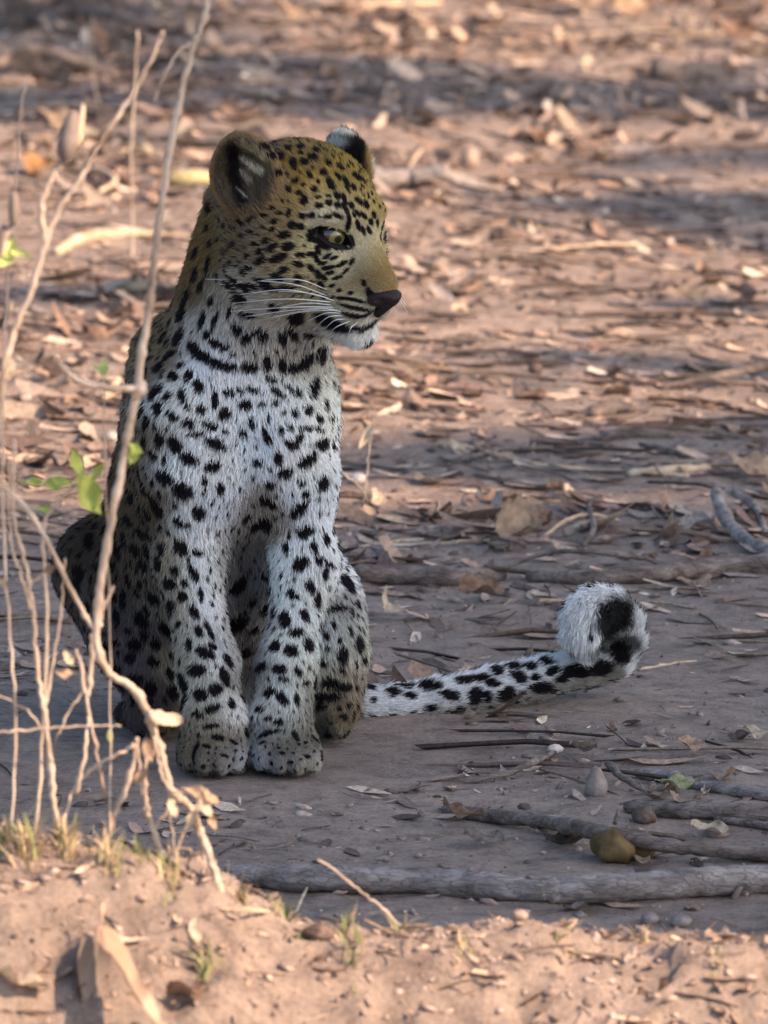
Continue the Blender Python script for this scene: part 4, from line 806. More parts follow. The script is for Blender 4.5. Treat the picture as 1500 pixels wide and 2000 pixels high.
# big leaves standing in the near bank
def near_leaf(pts, wpx, m, label, seed, thick=.0006):
    a, b = P(*pts[0]), P(*pts[1]); L_ = np.linalg.norm(b - a); v, f = leafmesh(300 + seed, .2, 1, wpx * MM * .82 / L_, 15, 8, .25, .02, .02)
    ax = (b - a) / L_; w_ = np.array([.6, -.65, .3]); zz = nrm(w_ - (w_ @ ax) * ax); yy = np.cross(zz, ax); R = np.stack([ax, yy, zz], 1)
    o = mesh('dry_leaf', (v * L_) @ R.T, f, m); o.location = (a + b) / 2; return tag(o, label, 'dry leaf')
near_leaf([(196, 1822, -1.20), (305, 2015, -1.34)], 38, leafmat('leaf_sunlit', (.46, .31, .21), (.58, .42, .30)), 'large pale tan leaf standing on edge in the near bank', 1)
near_leaf([(196, 1830, -1.19), (150, 1960, -1.24)], 42, LM[2], 'dull grey leaf folded behind the large pale standing leaf', 2)
leaf_at(45, 1945, 110, -.4, (-.3, .1), LM[3], 'whitish leaf flat on the bank in the bottom left corner', Wd=.35, curl=.4, seed=40, lift=.2)
leaf_at(365, 1955, 90, .8, (-.2, .1), LM[1], 'red brown crumpled leaf just right of the large standing leaf', Wd=.4, curl=1.0, seed=41, lift=.2)

# ------------------------------------------------------------------ branches, sticks and stones
def stick(px, r_px, m, label, name='fallen_stick', cat='stick', seg=10, rough=.08, knots=(), sink=.18, n=7, lumps=.05, seed=0, lifts=None):
    rs = np.random.default_rng(500 + seed); base = []
    for i, q in enumerate(px):
        u_ = i / (len(px) - 1); lf_ = (np.interp(u_, np.linspace(0, 1, len(lifts)), lifts) if lifts is not None else 0) + np.interp(u_, np.linspace(0, 1, len(r_px)), r_px) * KP * 8.2 * (1 - sink)
        g = G(q[0], q[1], lf_)
        if g[1] < -.6 and q[1] < 1765: d_ = ray(*q); g = CAM + d_ * ((lf_ - CAM[2]) / d_[2])
        base.append(g)
    base = np.array(base); c = catmull(base, n); k = len(c); t = np.linspace(0, 1, k); dd = np.linalg.norm(c - CAM, axis=1)
    R = np.interp(t, np.linspace(0, 1, len(r_px)), r_px) * KP * dd * (1 + lumps * np.array([fbm(np.array([x_ * 14.0 + seed]), np.array([.5]), 3, seed)[0] * 2 for x_ in t]))
    for (kt, kr) in knots: R *= 1 + kr * np.exp(-((t - kt) / .018) ** 2)
    R[0] *= .7; R[-1] *= .7
    zz = np.array([height(a, b) for a, b in c[:, :2]]); z = np.convolve(np.pad(zz, 6, 'edge'), np.ones(13) / 13, 'valid')
    c[:, 2] = np.maximum(c[:, 2], z + R * (1 - sink) - .003) + rs.normal(0, .0005, k)
    # keep the line where it is seen: slide each point along y so that raising it does not shift it
    c[:, 1] -= (c[:, 2] - zz) / math.tan(PITCH) * .0 
    v, f = tube(c, R, seg, rough, rs); o = mesh(name, v, f, m); return tag(o, label, cat)
stick([(395, 1704), (520, 1713), (660, 1717), (790, 1720), (930, 1730), (1075, 1742)], [18, 23, 27, 26, 29, 22], M_bark, 'thick grey fallen branch left of the break below the paws', 'fallen_branch', 'branch', 14, .06, [(.28, .25), (.55, .12)], .12, 10, seed=1)
stick([(1048, 1738), (1130, 1738), (1260, 1730), (1400, 1722), (1560, 1716)], [22, 30, 28, 30, 28], M_bark, 'thick grey fallen branch running right from the break to the frame edge', 'fallen_branch', 'branch', 14, .06, [(.1, .2), (.6, .1)], .12, 10, seed=2)
stick([(868, 1580), (960, 1594), (1060, 1604), (1155, 1622), (1270, 1646), (1400, 1662), (1560, 1674)], [13, 14, 14, 16, 15, 14, 15], M_bark2, 'long brown stick with a knot slanting above the thick branch', 'fallen_stick', 'stick', 12, .07, [(.42, .35), (.2, .15)], .3, 8, seed=3, lifts=[0, .002, .006, .018, .014, .006, .004])
stick([(1222, 1575), (1300, 1583), (1400, 1586), (1560, 1592)], [13, 15, 18, 20], M_bark2, 'split ended stick under the olive leaf', seed=4, lumps=.2)
stick([(1243, 1510), (1310, 1520), (1360, 1532), (1440, 1545), (1560, 1560)], [10, 14, 11, 12, 13], M_bark, 'bent grey stick uppermost of the right hand pile', seed=5, knots=[(.3, .4)])
stick([(1395, 1600), (1450, 1606), (1560, 1622)], [7, 9, 10], M_bark2, 'thin dark stick lowest in the small pile at the right edge', seed=6)
stick([(690, 1120), (780, 1124), (880, 1126), (985, 1122)], [17, 21, 21, 14], M_bark2, 'dark branch lying behind the cub haunch', 'fallen_branch', 'branch', 12, seed=7, sink=.15)
stick([(1030, 1126), (1150, 1128), (1280, 1122), (1400, 1110), (1560, 1100)], [12, 16, 18, 22, 24], M_bark2, 'dark long branch beyond the tail curl reaching the right edge', 'fallen_branch', 'branch', 12, seed=8, sink=.15)
stick([(960, 1120), (1060, 1082), (1150, 1078), (1250, 1090), (1310, 1105)], [3, 5, 5, 5, 4], M_bark2, 'thin arching dark twig above the tail curl', 'fallen_twig', 'twig', 7, seed=9, lifts=[0, .01, .02, .01, 0])
stick([(1398, 955), (1412, 1000), (1438, 1040), (1475, 1065), (1540, 1090)], [13, 14, 15, 13, 14], M_bark, 'stout bent stick end rising at the right edge', seed=10, lifts=[.03, .012, .0, .0, .0])
stick([(1430, 958), (1468, 985), (1488, 1015), (1495, 1045)], [7, 9, 8, 6], M_bark, 'thin hooked stick beside the stout bent stick', seed=11, lifts=[.02, .01, 0, 0])
stick([(948, 882), (1000, 895), (1070, 910), (1160, 918), (1345, 930)], [3, 4, 5, 5, 5], M_straw, 'long pale straw stalk lying in the sun above the tail', 'straw_stalk', 'straw', 7, seed=12, lifts=[.006, .004, .003, 0, 0])
stick([(1225, 925), (1300, 920), (1440, 908)], [9, 11, 7], M_straw, 'short thick pale stalk in the sun at the right', 'straw_stalk', 'straw', 8, seed=13)
stick([(1290, 758), (1350, 745), (1430, 728), (1560, 700)], [6, 8, 9, 10], M_bark2, 'dark straight stick slanting in from the right edge', seed=14, lifts=[0, .006, .01, .014])
stick([(1150, 805), (1200, 795), (1240, 800)], [13, 16, 9], M_bark2, 'short charred lump of wood right of the chest', seed=15)
stick([(1180, 848), (1240, 846), (1320, 850)], [9, 12, 7], M_bark2, 'low dark stick below the charred wood lump', seed=16)
stick([(905, 405), (1000, 424), (1090, 440), (1160, 460), (1222, 490)], [3, 4, 4, 4, 3], M_bark2, 'thin curved dark twig in the sun right of the head', 'fallen_twig', 'twig', 7, seed=17, lifts=[0, .006, .012, .01, 0])
stick([(690, 360), (760, 352), (830, 342), (875, 333)], [18, 21, 18, 13], M_bark, 'grey brown branch directly behind the brow of the cub', 'fallen_branch', 'branch', 12, seed=18)
stick([(1110, 300), (1220, 292), (1340, 285), (1560, 278)], [8, 8, 7, 8], M_bark2, 'long dark branch low across the far right ground', 'fallen_branch', 'branch', 9, seed=19, lumps=.3)
stick([(1060, 340), (1180, 350), (1290, 362)], [10, 16, 8], M_bark2, 'weathered dark root half buried below the long far branch', 'fallen_branch', 'branch', 9, seed=20, lumps=.3, sink=.5)
stick([(108, 494), (150, 470), (215, 458), (290, 458), (370, 462)], [9, 12, 11, 8, 4], M_straw, 'curved cream coloured stick lying left of the tall stem', seed=21)
stick([(225, 297), (290, 290), (400, 296)], [4, 5, 3], M_straw, 'short cream straw left of the ear', 'straw_stalk', 'straw', 7, seed=22)
stick([(140, 335), (190, 330), (225, 352), (190, 378), (150, 405)], [4, 5, 6, 5, 3], M_straw, 'looped tan twig left of the tall stem', 'fallen_twig', 'twig', 7, seed=23, lifts=[0, .01, .01, 0, 0])
stick([(1250, 1308), (1300, 1298), (1360, 1290)], [3, 3, 2], M_straw, 'fine straw just right of the tail curl', 'straw_stalk', 'straw', 6, seed=24)
stick([(1060, 1050), (1100, 1020), (1150, 1005), (1210, 1018)], [3, 4, 4, 3], M_straw, 'kinked tan twig right of the crumpled leaf', 'fallen_twig', 'twig', 7, seed=25, lifts=[0, .01, .012, 0])
stick([(1140, 1065), (1160, 1030), (1150, 985), (1175, 965)], [6, 6, 5, 3], M_bark2, 'dark forked root end above the tail curl', 'fallen_twig', 'twig', 8, seed=26, lifts=[0, .01, .015, .02])
stick([(700, 1068), (780, 1058), (830, 1052)], [3, 4, 3], M_straw, 'tan twig low beside the chest of the cub', 'fallen_twig', 'twig', 7, seed=27)
stick([(830, 1062), (900, 1058), (960, 1056)], [3, 3, 2], M_straw, 'tan twig left of the crumpled leaf', 'fallen_twig', 'twig', 7, seed=28)
stick([(905, 1530), (985, 1512), (1040, 1490), (1085, 1470)], [3, 6, 7, 4], M_bark2, 'dark crooked root left of the grey pod', 'fallen_twig', 'twig', 8, seed=29, lifts=[0, .004, .01, .0])
stick([(1185, 1490), (1220, 1520), (1265, 1548)], [8, 7, 4], M_bark2, 'short dark twig leaning right of the grey pod', 'fallen_twig', 'twig', 8, seed=30, lifts=[.015, .008, 0])
stick([(790, 340), (810, 310), (825, 290)], [3, 4, 3], M_straw, 'tiny pale splinter pointing up right of the far ear', 'straw_stalk', 'straw', 6, seed=31, lifts=[0, .01, .02])
stick([(610, 8), (720, 12), (860, 6)], [8, 10, 8], M_straw, 'thick cream stalk across the very top of the ground', 'straw_stalk', 'straw', 8, seed=32)
stick([(430, 10), (520, 14), (600, 22)], [9, 9, 5], M_bark2, 'dark branch at the top edge right of the tall stem', 'fallen_branch', 'branch', 9, seed=33)
stick([(1250, 870), (1340, 888), (1420, 884)], [6, 9, 8], M_bark2, 'dark crooked stick above the pale stalk at the right', seed=34, lumps=.3)
stick([(890, 250), (960, 262), (1040, 285)], [3, 4, 3], M_bark2, 'short dark twig on the far sunny ground', 'fallen_twig', 'twig', 6, seed=35)
stick([(430, 1775), (520, 1780), (600, 1790)], [4, 4, 3], M_straw, 'short twig in front of the thick left branch', 'fallen_twig', 'twig', 7, seed=36)

stick([(-20, 130), (60, 100), (140, 118), (230, 150)], [12, 14, 12, 7], M_bark2, 'dark root sweeping through the top left litter', 'fallen_branch', 'branch', 9, seed=40, lifts=[.02, .03, .02, 0])
stick([(150, 20), (240, 34), (350, 60)], [9, 11, 6], M_bark2, 'dark crooked branch high in the top left corner', 'fallen_branch', 'branch', 9, seed=41, lifts=[.03, .02, 0])
stick([(30, 225), (120, 205), (250, 232)], [6, 8, 4], M_bark2, 'thin dark root below the russet leaf at the top left', 'fallen_branch', 'branch', 8, seed=42, lifts=[.01, .015, 0])
leaf_at(150, 45, 120, .8, (.7, .2), LM[4], 'dark leaf tilted upright beside the crooked corner branch', Wd=.35, curl=.8, seed=50, lift=.4)
leaf_at(210, 120, 90, -.6, (.5, .2), LM[1], 'brown leaf resting on the dark sweeping root', Wd=.3, curl=.9, seed=51, lift=.4)
leaf_at(40, 140, 110, .4, (.6, .1), LM[2], 'grey brown leaf under the corner leaf at the left edge', Wd=.35, curl=.7, seed=52, lift=.3)
leaf_at(120, 260, 80, -.3, (.4, .2), LM[0], 'tan leaf behind the big grey bud', Wd=.35, curl=.7, seed=53)
leaf_at(1240, 40, 90, .3, (.6, .1), LM[0], 'tan leaf between the wide sunlit leaf and the grey pointed leaf', Wd=.4, curl=.7, seed=54)
leaf_at(760, 60, 80, -.3, (.4, .1), LM[4], 'dark leaf on sunny soil left of the upright tan leaf', Wd=.3, curl=.7, seed=55)
leaf_at(1430, 90, 90, .5, (.5, .1), LM[1], 'brown leaf at the upper right edge beyond the bark scrap', Wd=.35, curl=.9, seed=56)
def lump(px, py, rx, ry, m, label, name, cat, seed, depth=1.0, cone=0.0, lift=.7, rough=.12):
    g = G(px, py + ry * .8); s_ = KP * np.linalg.norm(g - CAM); v, f = sphere(28, 18); rs = 1 + rough * np.array([fbm(np.array([a[0] * 2.2 + seed]), np.array([a[1] * 2.2 + a[2] * 1.3]), 4, seed)[0] * 2 for a in v])
    v = v * rs[:, None]; tap = 1 - cone * (v[:, 2] + 1) / 2; v[:, 0] *= tap; v[:, 1] *= tap
    v = v * np.array([rx, rx * depth, ry]) * s_; o = mesh(name, v, f, m); o.location = g + np.array([0, rx * s_ * .3, ry * s_ * lift]); return tag(o, label, cat)
M_fruit = noisemat('dry_fruit', [(.045, .03, .017), (.13, .085, .04), (.23, .16, .075)], 26, .95, .8, 70, spec=.05)
M_husk = noisemat('pod_husk', [(.22, .15, .12), (.31, .22, .175), (.39, .29, .23)], 60, .7, .3)
M_ochre = noisemat('ochre_husk', [(.30, .24, .11), (.44, .36, .18), (.55, .46, .26)], 40, .6, .3)
for px, rx, lab in ((1200, 44, 'brown yellow round dry fruit wedged under the knotted stick'), (1256, 27, 'smaller ochre dry fruit right of the wedged round fruit')):
    o = lump(px, 1658, rx, 34 if rx > 30 else 27, M_fruit, lab, 'dry_fruit', 'fruit', rx, lift=.85, rough=.3)
    st = mesh('stalk_end', *tube(catmull([(0, 0, .030 * rx / 38), (.003, -.002, .042 * rx / 38)], 4), np.linspace(.0022, .0012, 5), 7), M_bark2); st.parent = o; st.location = (0, -.010, -.012)
lump(1165, 1528, 30, 34, M_stone, 'grey cone shaped seed pod between two thin roots', 'seed_pod', 'seed pod', 3, cone=.55, rough=.2)
lump(1258, 1592, 28, 20, M_clod, 'dark earth clod behind the knotted stick', 'earth_clod', 'clod', 4, cone=.3, rough=.3)
lump(985, 460, 30, 20, M_clod, 'dark round clod in the sun right of the cheek', 'earth_clod', 'clod', 5, rough=.35)
lump(1160, 438, 17, 17, M_clod, 'small dark clod touching the curved twig', 'earth_clod', 'clod', 6, rough=.35)
lump(917, 308, 22, 24, M_husk, 'pinkish rounded pod on the ground right of the far ear', 'seed_pod', 'seed pod', 7, cone=.3, rough=.06)
lump(990, 312, 18, 12, M_husk, 'small tan pod just right of the pinkish pod', 'seed_pod', 'seed pod', 8, rough=.15)
lump(375, 350, 48, 19, M_ochre, 'yellowish husk lying behind the near ear', 'dry_husk', 'husk', 9, depth=.4, rough=.1)
lump(255, 562, 44, 15, noisemat('mossy_stone', [(.10, .09, .06), (.17, .15, .10), (.24, .21, .15)], 40), 'flat olive brown stone behind the tall stem', 'stone', 'stone', 10, depth=.7)
lump(1085, 1463, 15, 9, M_whisk if False else noisemat('pale_chip', [(.5, .36, .30), (.66, .52, .45), (.75, .64, .57)], 60), 'pinkish white chip on the shaded ground below the tail', 'stone_chip', 'stone', 11, rough=.25)
lump(700, 935, 16, 12, noisemat('pale_pebble', [(.42, .34, .29), (.55, .46, .4), (.62, .54, .48)], 60), 'pale rounded pebble beside the chest of the cub', 'pebble', 'stone', 12)
lump(218, 853, 17, 12, noisemat('white_pebble', [(.25, .22, .20), (.34, .31, .28), (.42, .38, .35)], 60), 'greyish white pebble left of the tall stem', 'pebble', 'stone', 13)
lump(1130, 285, 20, 16, M_clod, 'dark lump of wood on the far ground below the bark scrap', 'earth_clod', 'clod', 14, rough=.35)
lump(1045, 720, 14, 12, M_clod, 'small dark clod in the half shade right of the throat', 'earth_clod', 'clod', 15, rough=.3)
lump(1015, 1728+60, 16, 12, M_husk, 'small rusty husk under the edge of the thick branch', 'seed_pod', 'seed pod', 16, rough=.2)
lump(1270, 1795, 18, 12, M_stone, 'small grey stone in front of the thick right branch', 'stone', 'stone', 17)
lump(1330, 1800, 22, 13, M_stone, 'flatter grey stone right of the small one before the branch', 'stone', 'stone', 18)
# curled bark scrap far right
g = G(1340, 150); s_ = KP * np.linalg.norm(g - CAM); v = []; f = []
rs = np.random.default_rng(7)
for i in range(15):
    for j in range(13):
        a = math.pi * (j / 12) * 1.05 - .05; x = (i / 14 - .5) * 135 * (1 + .04 * rs.normal()); rr = 26 * (1 + .25 * math.sin(i * .7) * .5) * (1 + .05 * rs.normal())
        v.append((x, -math.cos(a) * rr * 1.3, math.sin(a) * rr + 4 * math.sin(i * .9)))
f = [(i * 13 + j, i * 13 + j + 1, (i + 1) * 13 + j + 1, (i + 1) * 13 + j) for i in range(14) for j in range(12)]
o = mesh('bark_scrap', np.array(v) * s_, f, M_bark2); o.location = g; o.rotation_euler = (0, .05, .1); md = o.modifiers.new('thick', 'SOLIDIFY'); md.thickness = .004; tag(o, 'arched scrap of dark curled bark on the far right ground', 'bark')
# ------------------------------------------------------------------ dry plants rooted in the near bank
M_green = leafmat('fresh_leaf', (.42, .48, .12), (.58, .62, .24), .8)
M_blade = leafmat('grass_blade', (.20, .24, .09), (.40, .38, .19), .8)
M_bladedry = leafmat('dry_blade', (.42, .32, .19), (.58, .46, .30), .8)
def part(name, v, f, m, parent, label=None):
    o = mesh(name, v, f, m, parent=parent)
    if label: o['label'] = label
    return o
def stem_part(root, pts, r0, r1, name='stem', m=None, knob=.18, seed=0, n=8):
    rs = np.random.default_rng(700 + seed); w = [P(*q) for q in pts]; c = catmull(w, n); k = len(c); t = np.linspace(0, 1, k)
    R = (r0 + (r1 - r0) * t) * MM * .74 * (1 + knob * np.abs(fbm(t * 20 + seed, t * 0 + .3, 2, seed)) * 3)
    sl_ = np.concatenate([[0], np.cumsum(np.linalg.norm(np.diff(c, axis=0), axis=1))]) / .045 + seed * .37; R = R * (1 + .45 * np.exp(-(((sl_ % 1) - .5) / .07) ** 2))
    c = c + rs.normal(0, .0005, c.shape); v, f = tube(c, R, 8, .05, rs); return part(name, v, f, m or M_stem, root)
def bud_part(root, px, py, y, L_px, w_px, ang, m, name='bud', seed=0, rough=.1):
    v, f = sphere(18, 12); v = v * (1 + rough * np.sin(v[:, 2:3] * 5 + seed)); v = v * np.array([w_px, w_px * .7, L_px]) * MM * .86
    a = rad(ang); ax = math.cos(a) * UP + math.sin(a) * RT; R = frame(ax, FW); return part(name, v @ R.T + P(px, py, y), f, m, root)
def leaf_part(root, px, py, y, L_px, ang, m, seed=0, Wd=.3, turn=.3, name='leaf'):
    v, f = leafmesh(400 + seed, .5, 1, Wd * .8, 9, 6, .3, .03); a = rad(ang); ax = nrm(math.cos(a) * RT - math.sin(a) * UP + turn * .4 * FW); zz = nrm(-FW + .6 * UP + .5 * turn * RT); zz = nrm(zz - (zz @ ax) * ax)
    R = np.stack([ax, np.cross(zz, ax), zz], 1); return part(name, ((v + [.5, 0, 0]) * L_px * MM * .86) @ R.T + P(px, py, y), f, m, root)
def plant(px, py, y, label, name='dry_plant', cat='plant', group=None):
    p_ = P(px, py, y); o = empty(name, (p_[0], p_[1], float(height(p_[0], p_[1]))), label, cat, group); return o
YB = -1.06
# tall stem
t1 = plant(395, 1690, YB, 'tallest dry stem, rising past the cub from its kinked foot to the top')
stem_part(t1, [(432, 1745, -1.10), (398, 1640, YB), (372, 1580, YB), (335, 1545, YB), (316, 1480, YB), (292, 1400, YB), (262, 1345, YB), (212, 1312, YB), (188, 1250, YB), (196, 1150, YB), (215, 1030, YB), (236, 920, YB), (252, 840, YB), (266, 770, YB)], 8, 9, seed=1)
stem_part(t1, [(266, 770, YB), (276, 700, YB), (290, 610, YB), (300, 520, YB), (312, 420, YB), (330, 300, YB), (352, 190, YB), (378, 90, YB), (400, 30, YB), (408, -30, YB)], 9, 6, seed=2)
stem_part(t1, [(190, 1240, YB), (160, 1190, YB), (118, 1110, YB), (80, 1035, YB), (40, 980, YB), (-20, 935, YB)], 5, 5, 'side_stem', seed=3)
stem_part(t1, [(192, 1225, YB), (205, 1180, YB), (222, 1145, YB)], 5, 3, 'side_stem', seed=4)
stem_part(t1, [(270, 760, YB), (230, 758, YB - .02), (180, 752, YB - .03), (140, 735, YB - .03), (105, 700, YB - .03)], 8, 5, 'side_stem', seed=5)
bud_part(t1, 272, 762, YB, 22, 20, 30, M_stem, 'knot', 1)
bud_part(t1, 300, 1402, YB - .01, 20, 24, 60, M_stem, 'knot', 2, .2)
leaf_part(t1, 300, 1400, YB - .015, 60, 10, LM[3], 1, .35, .6)
stem_part(t1, [(388, 75, YB), (352, 100, YB), (320, 150, YB), (300, 200, YB)], 5, 3, 'side_stem', seed=6)
for k, (a, b, c) in enumerate([(196, 1000, 50), (262, 905, -80), (258, 872, 60)]): pass
leaf_part(t1, 255, 905, YB, 44, -70, M_green, 3, .34, .2); leaf_part(t1, 252, 868, YB, 34, 35, M_green, 4, .3, -.3)
# bud stem
t2 = plant(10, 1650, YB + .04, 'slender dry stem with swollen grey buds by the left edge')
Y2 = YB - .25
stem_part(t2, [(-30, 1500, YB), (-15, 1000, Y2 + .15), (0, 760, Y2), (28, 650, Y2), (62, 565, Y2), (88, 480, Y2), (120, 400, Y2), (160, 345, Y2), (205, 262, Y2), (255, 190, Y2), (300, 105, Y2), (320, 60, Y2)], 6.5, 3.5, seed=7)
stem_part(t2, [(90, 470, Y2), (80, 400, Y2), (100, 350, Y2), (118, 320, Y2)], 6, 5, 'side_stem', seed=8)
M_bud = noisemat('bud_husk', [(.12, .09, .08), (.18, .14, .12), (.25, .20, .175)], 40, .8, .3)  # husk colour darkened to paint in the shade on the buds
bud_part(t2, 134, 270, Y2, 52, 27, 12, M_bud, 'bud', 3, .06); bud_part(t2, 156, 250, Y2 + .004, 44, 10, 8, M_straw, 'bud_scale', 4)
stem_part(t2, [(0, 500, Y2), (14, 455, Y2), (25, 430, Y2)], 6, 5, 'side_stem', seed=9); bud_part(t2, 27, 408, Y2, 34, 15, 0, M_bud, 'bud', 5, .06); bud_part(t2, 3, 470, Y2, 34, 12, 10, M_bud, 'bud', 6, .06)
leaf_part(t2, 0, 520, Y2, 60, -60, M_green, 5, .35, .3); leaf_part(t2, 20, 490, Y2, 40, 20, M_green, 6, .25, -.3)
# thin upright twigs
for k, (pts, r, lab) in enumerate([
    ([(258, 505), (259, 420), (256, 300), (262, 190), (268, 60)], 3.4, 'thin upright stalk just left of the tall stem'),
    ([(195, 215), (185, 170), (178, 90), (182, 30)], 3, 'faint thin stalk crossing the top left litter')]):
    gb = G(*pts[0]); t = empty('dry_plant', tuple(gb), lab, 'plant'); stem_part(t, [(a, b, gb[1]) for a, b in pts], r * 1.3, r, seed=20 + k)
t = plant(20, 1650, YB, 'long thin stalk rising along the left edge'); stem_part(t, [(20, 1640, YB), (30, 1400, YB), (12, 1150, YB), (4, 850, YB), (10, 640, YB), (35, 290, YB), (48, 160, YB)], 3.4, 2, seed=23)

# thicket at the left
thick = [
 ('bundle of upright dry stems left of the tall stem, forked at mid height', [([(105, 1680, YB), (108, 1600, YB), (98, 1500, YB), (88, 1400, YB), (72, 1300, YB), (62, 1180, YB), (45, 1080, YB), (26, 1000, YB), (28, 860, YB)], 11, 5), ([(60, 1190, YB), (40, 1120, YB), (20, 1050, YB), (18, 900, YB)], 6, 3), ([(86, 1390, YB), (100, 1320, YB), (118, 1200, YB), (128, 1090, YB)], 6, 3), ([(46, 1140, YB), (72, 1132, YB), (84, 1120, YB)], 4, 2), ([(94, 1440, YB), (55, 1390, YB), (20, 1370, YB), (-20, 1350, YB)], 4, 3)], [(84, 1120, 30, -30), (20, 1145, 30, 200)]),
 ('leaning dry stem crossing behind the kinked foot of the tall stem', [([(200, 1650, YB + .02), (228, 1580, YB + .02), (258, 1500, YB + .02), (268, 1440, YB + .02)], 12, 8), ([(265, 1455, YB + .02), (225, 1475, YB + .02), (170, 1510, YB + .02), (140, 1550, YB + .02), (120, 1620, YB)], 7, 4), ([(268, 1450, YB + .02), (276, 1520, YB + .02), (284, 1600, YB + .02)], 6, 4)], [(285, 1440, 50, 80)]),
 ('straight pale stem rising from the grass to a cut top', [([(205, 1560, YB + .03), (190, 1480, YB + .03), (172, 1380, YB + .03), (158, 1300, YB + .03), (148, 1270, YB + .03)], 6, 7), ([(165, 1345, YB + .03), (130, 1400, YB + .03), (105, 1460, YB + .03), (96, 1540, YB + .03)], 5, 3), ([(172, 1360, YB + .03), (180, 1300, YB + .03), (178, 1240, YB + .03)], 8, 8), ([(148, 1550, YB), (165, 1480, YB), (172, 1400, YB + .03)], 8, 5)], [(146, 1320, 40, 190), (140, 1300, 34, 240)]),
 ('thick brown stem low behind the main foot, leaning right', [([(330, 1710, YB), (310, 1650, YB), (290, 1590, YB), (282, 1540, YB), (286, 1480, YB)], 12, 7), ([(300, 1620, YB), (330, 1580, YB), (352, 1560, YB)], 5, 3), ([(340, 1680, YB), (352, 1640, YB), (370, 1600, YB), (388, 1560, YB)], 6, 3)], [(285, 1500, 40, 120), (330, 1560, 40, 70)]),
 ('cross lying thin straw at knee height of the thicket', [([(-10, 1430, YB - .02), (60, 1425, YB - .02), (160, 1418, YB - .02), (235, 1416, YB - .02)], 4.5, 3)], []),
 ('drooping dry stem with crumpled leaf tips right of the main foot', [([(300, 1440, YB - .02), (312, 1500, YB - .02), (330, 1540, YB - .02), (372, 1550, YB - .02), (396, 1556, YB - .02)], 6, 4), ([(396, 1680, YB), (388, 1620, YB), (384, 1570, YB)], 4, 3), ([(345, 1700, YB), (338, 1640, YB), (330, 1560, YB)], 4, 3)], [(360, 1545, 55, 10), (388, 1555, 50, 60), (408, 1590, 34, 70), (382, 1580, 40, 110), (396, 1545, 40, 40)]),
]
for k, (lab, stems, lvs) in enumerate(thick):
    p0 = stems[0][0][0]; t = plant(p0[0], p0[1], YB, lab)
    for j, (pts, a, b) in enumerate(stems): stem_part(t, pts, a * .62, b * .58, 'stem' if j == 0 else 'side_stem', seed=40 + k * 9 + j, knob=.3)
    for j, (x, y, L_, an) in enumerate(lvs): leaf_part(t, x, y, YB - .02, L_, an, LM[3] if j % 2 else LM[0], 10 + k * 5 + j, .32, .4)
# sprig with bright green leaves
t = plant(70, 1640, YB + .01, 'sprig of bright yellow green leaves floating left of the tall stem')
stem_part(t, [(70, 1640, YB), (86, 1400, YB), (92, 1200, YB), (84, 1040, YB), (110, 985, YB), (150, 945, YB)], 4, 3, seed=90)
for j, (x, y, L_, an, w) in enumerate([(150, 930, 90, 62, .36), (170, 935, 70, 80, .30), (158, 930, 56, -110, .26), (140, 945, 60, 178, .28), (176, 940, 44, -50, .3), (84, 940, 44, 175, .26), (70, 995, 40, 10, .22), (100, 935, 44, 20, .26)]):
    leaf_part(t, x, y, YB - .01 * (j % 3), L_, an, M_green, 60 + j, w, [.5, -.4, .2][j % 3])
t = plant(215, 1660, YB + .01, 'tiny green leaf pair on a thread stalk behind the stem knot'); stem_part(t, [(215, 1660, YB), (215, 1300, YB + .05), (205, 900, YB + .05), (202, 730, YB + .05)], 2, 1.5, seed=95)
leaf_part(t, 200, 735, YB + .05, 34, -80, M_green, 71, .36, .3); leaf_part(t, 205, 728, YB + .05, 26, -150, M_green, 72, .36, .3)
leaf_part(t, 212, 1425, YB + .05, 26, 80, M_green, 73, .3, .3)
# bent twigs right of the chest, standing on the ground behind the cub
gb = G(712, 1012); yb = gb[1]; t = empty('dry_plant', tuple(gb), 'bent tan stalk with a curled dry leaf standing right of the chest', 'plant')
stem_part(t, [(714, 1014, yb), (708, 990, yb), (714, 970, yb - .03), (690, 940, yb - .05), (655, 915, yb - .06)], 3, 3, seed=96)
stem_part(t, [(706, 1004, yb), (714, 950, yb), (720, 890, yb), (728, 820, yb)], 3, 2, 'side_stem', seed=97)
leaf_part(t, 728, 818, yb, 90, 112, LM[3], 74, .14, .5); leaf_part(t, 668, 905, yb - .05, 40, 165, LM[0], 75, .3, .4); leaf_part(t, 700, 990, yb, 50, 20, LM[0], 76, .4, .4)

# grass tufts: every blade a piece
def tuft(px, py, n, h_px, label, dry=.4, seed=0, spreadpx=30, name='grass_tuft'):
    r = np.random.default_rng(800 + seed); g = G(px, py); t = empty(name, tuple(g), label, 'grass'); s_ = KP * np.linalg.norm(g - CAM)
    for i in range(n):
        b = g + np.array([r.normal(0, spreadpx * .35 * s_), r.normal(0, .012), 0]); b[2] = float(height(b[0], b[1])) - .003
        a = r.uniform(0, 6.28); ln = h_px * s_ * r.uniform(.5, 1.15); lean = r.uniform(.15, .95); d = np.array([math.cos(a), math.sin(a) * .7, 0])
        pts = []; w0 = r.uniform(2.2, 4.6) * s_; v = []; f = []
        side = nrm(np.cross(d, (0, 0, 1.0)) + .2 * r.normal(size=3))
        for k in range(6):
            u = k / 5; c = b + d * ln * lean * u ** 1.5 + np.array([0, 0, ln * (u - .45 * lean * u * u)]); w = w0 * (1 - u ** 1.6) + .0001
            v += [c - side * w, c + np.array([d[0], d[1], 0]) * -w * .35, c + side * w]
        for k in range(5):
            q = k * 3; f += [(q, q + 1, q + 4, q + 3), (q + 1, q + 2, q + 5, q + 4)]
        part('blade', v, f, M_bladedry if r.random() < dry else M_blade, t)
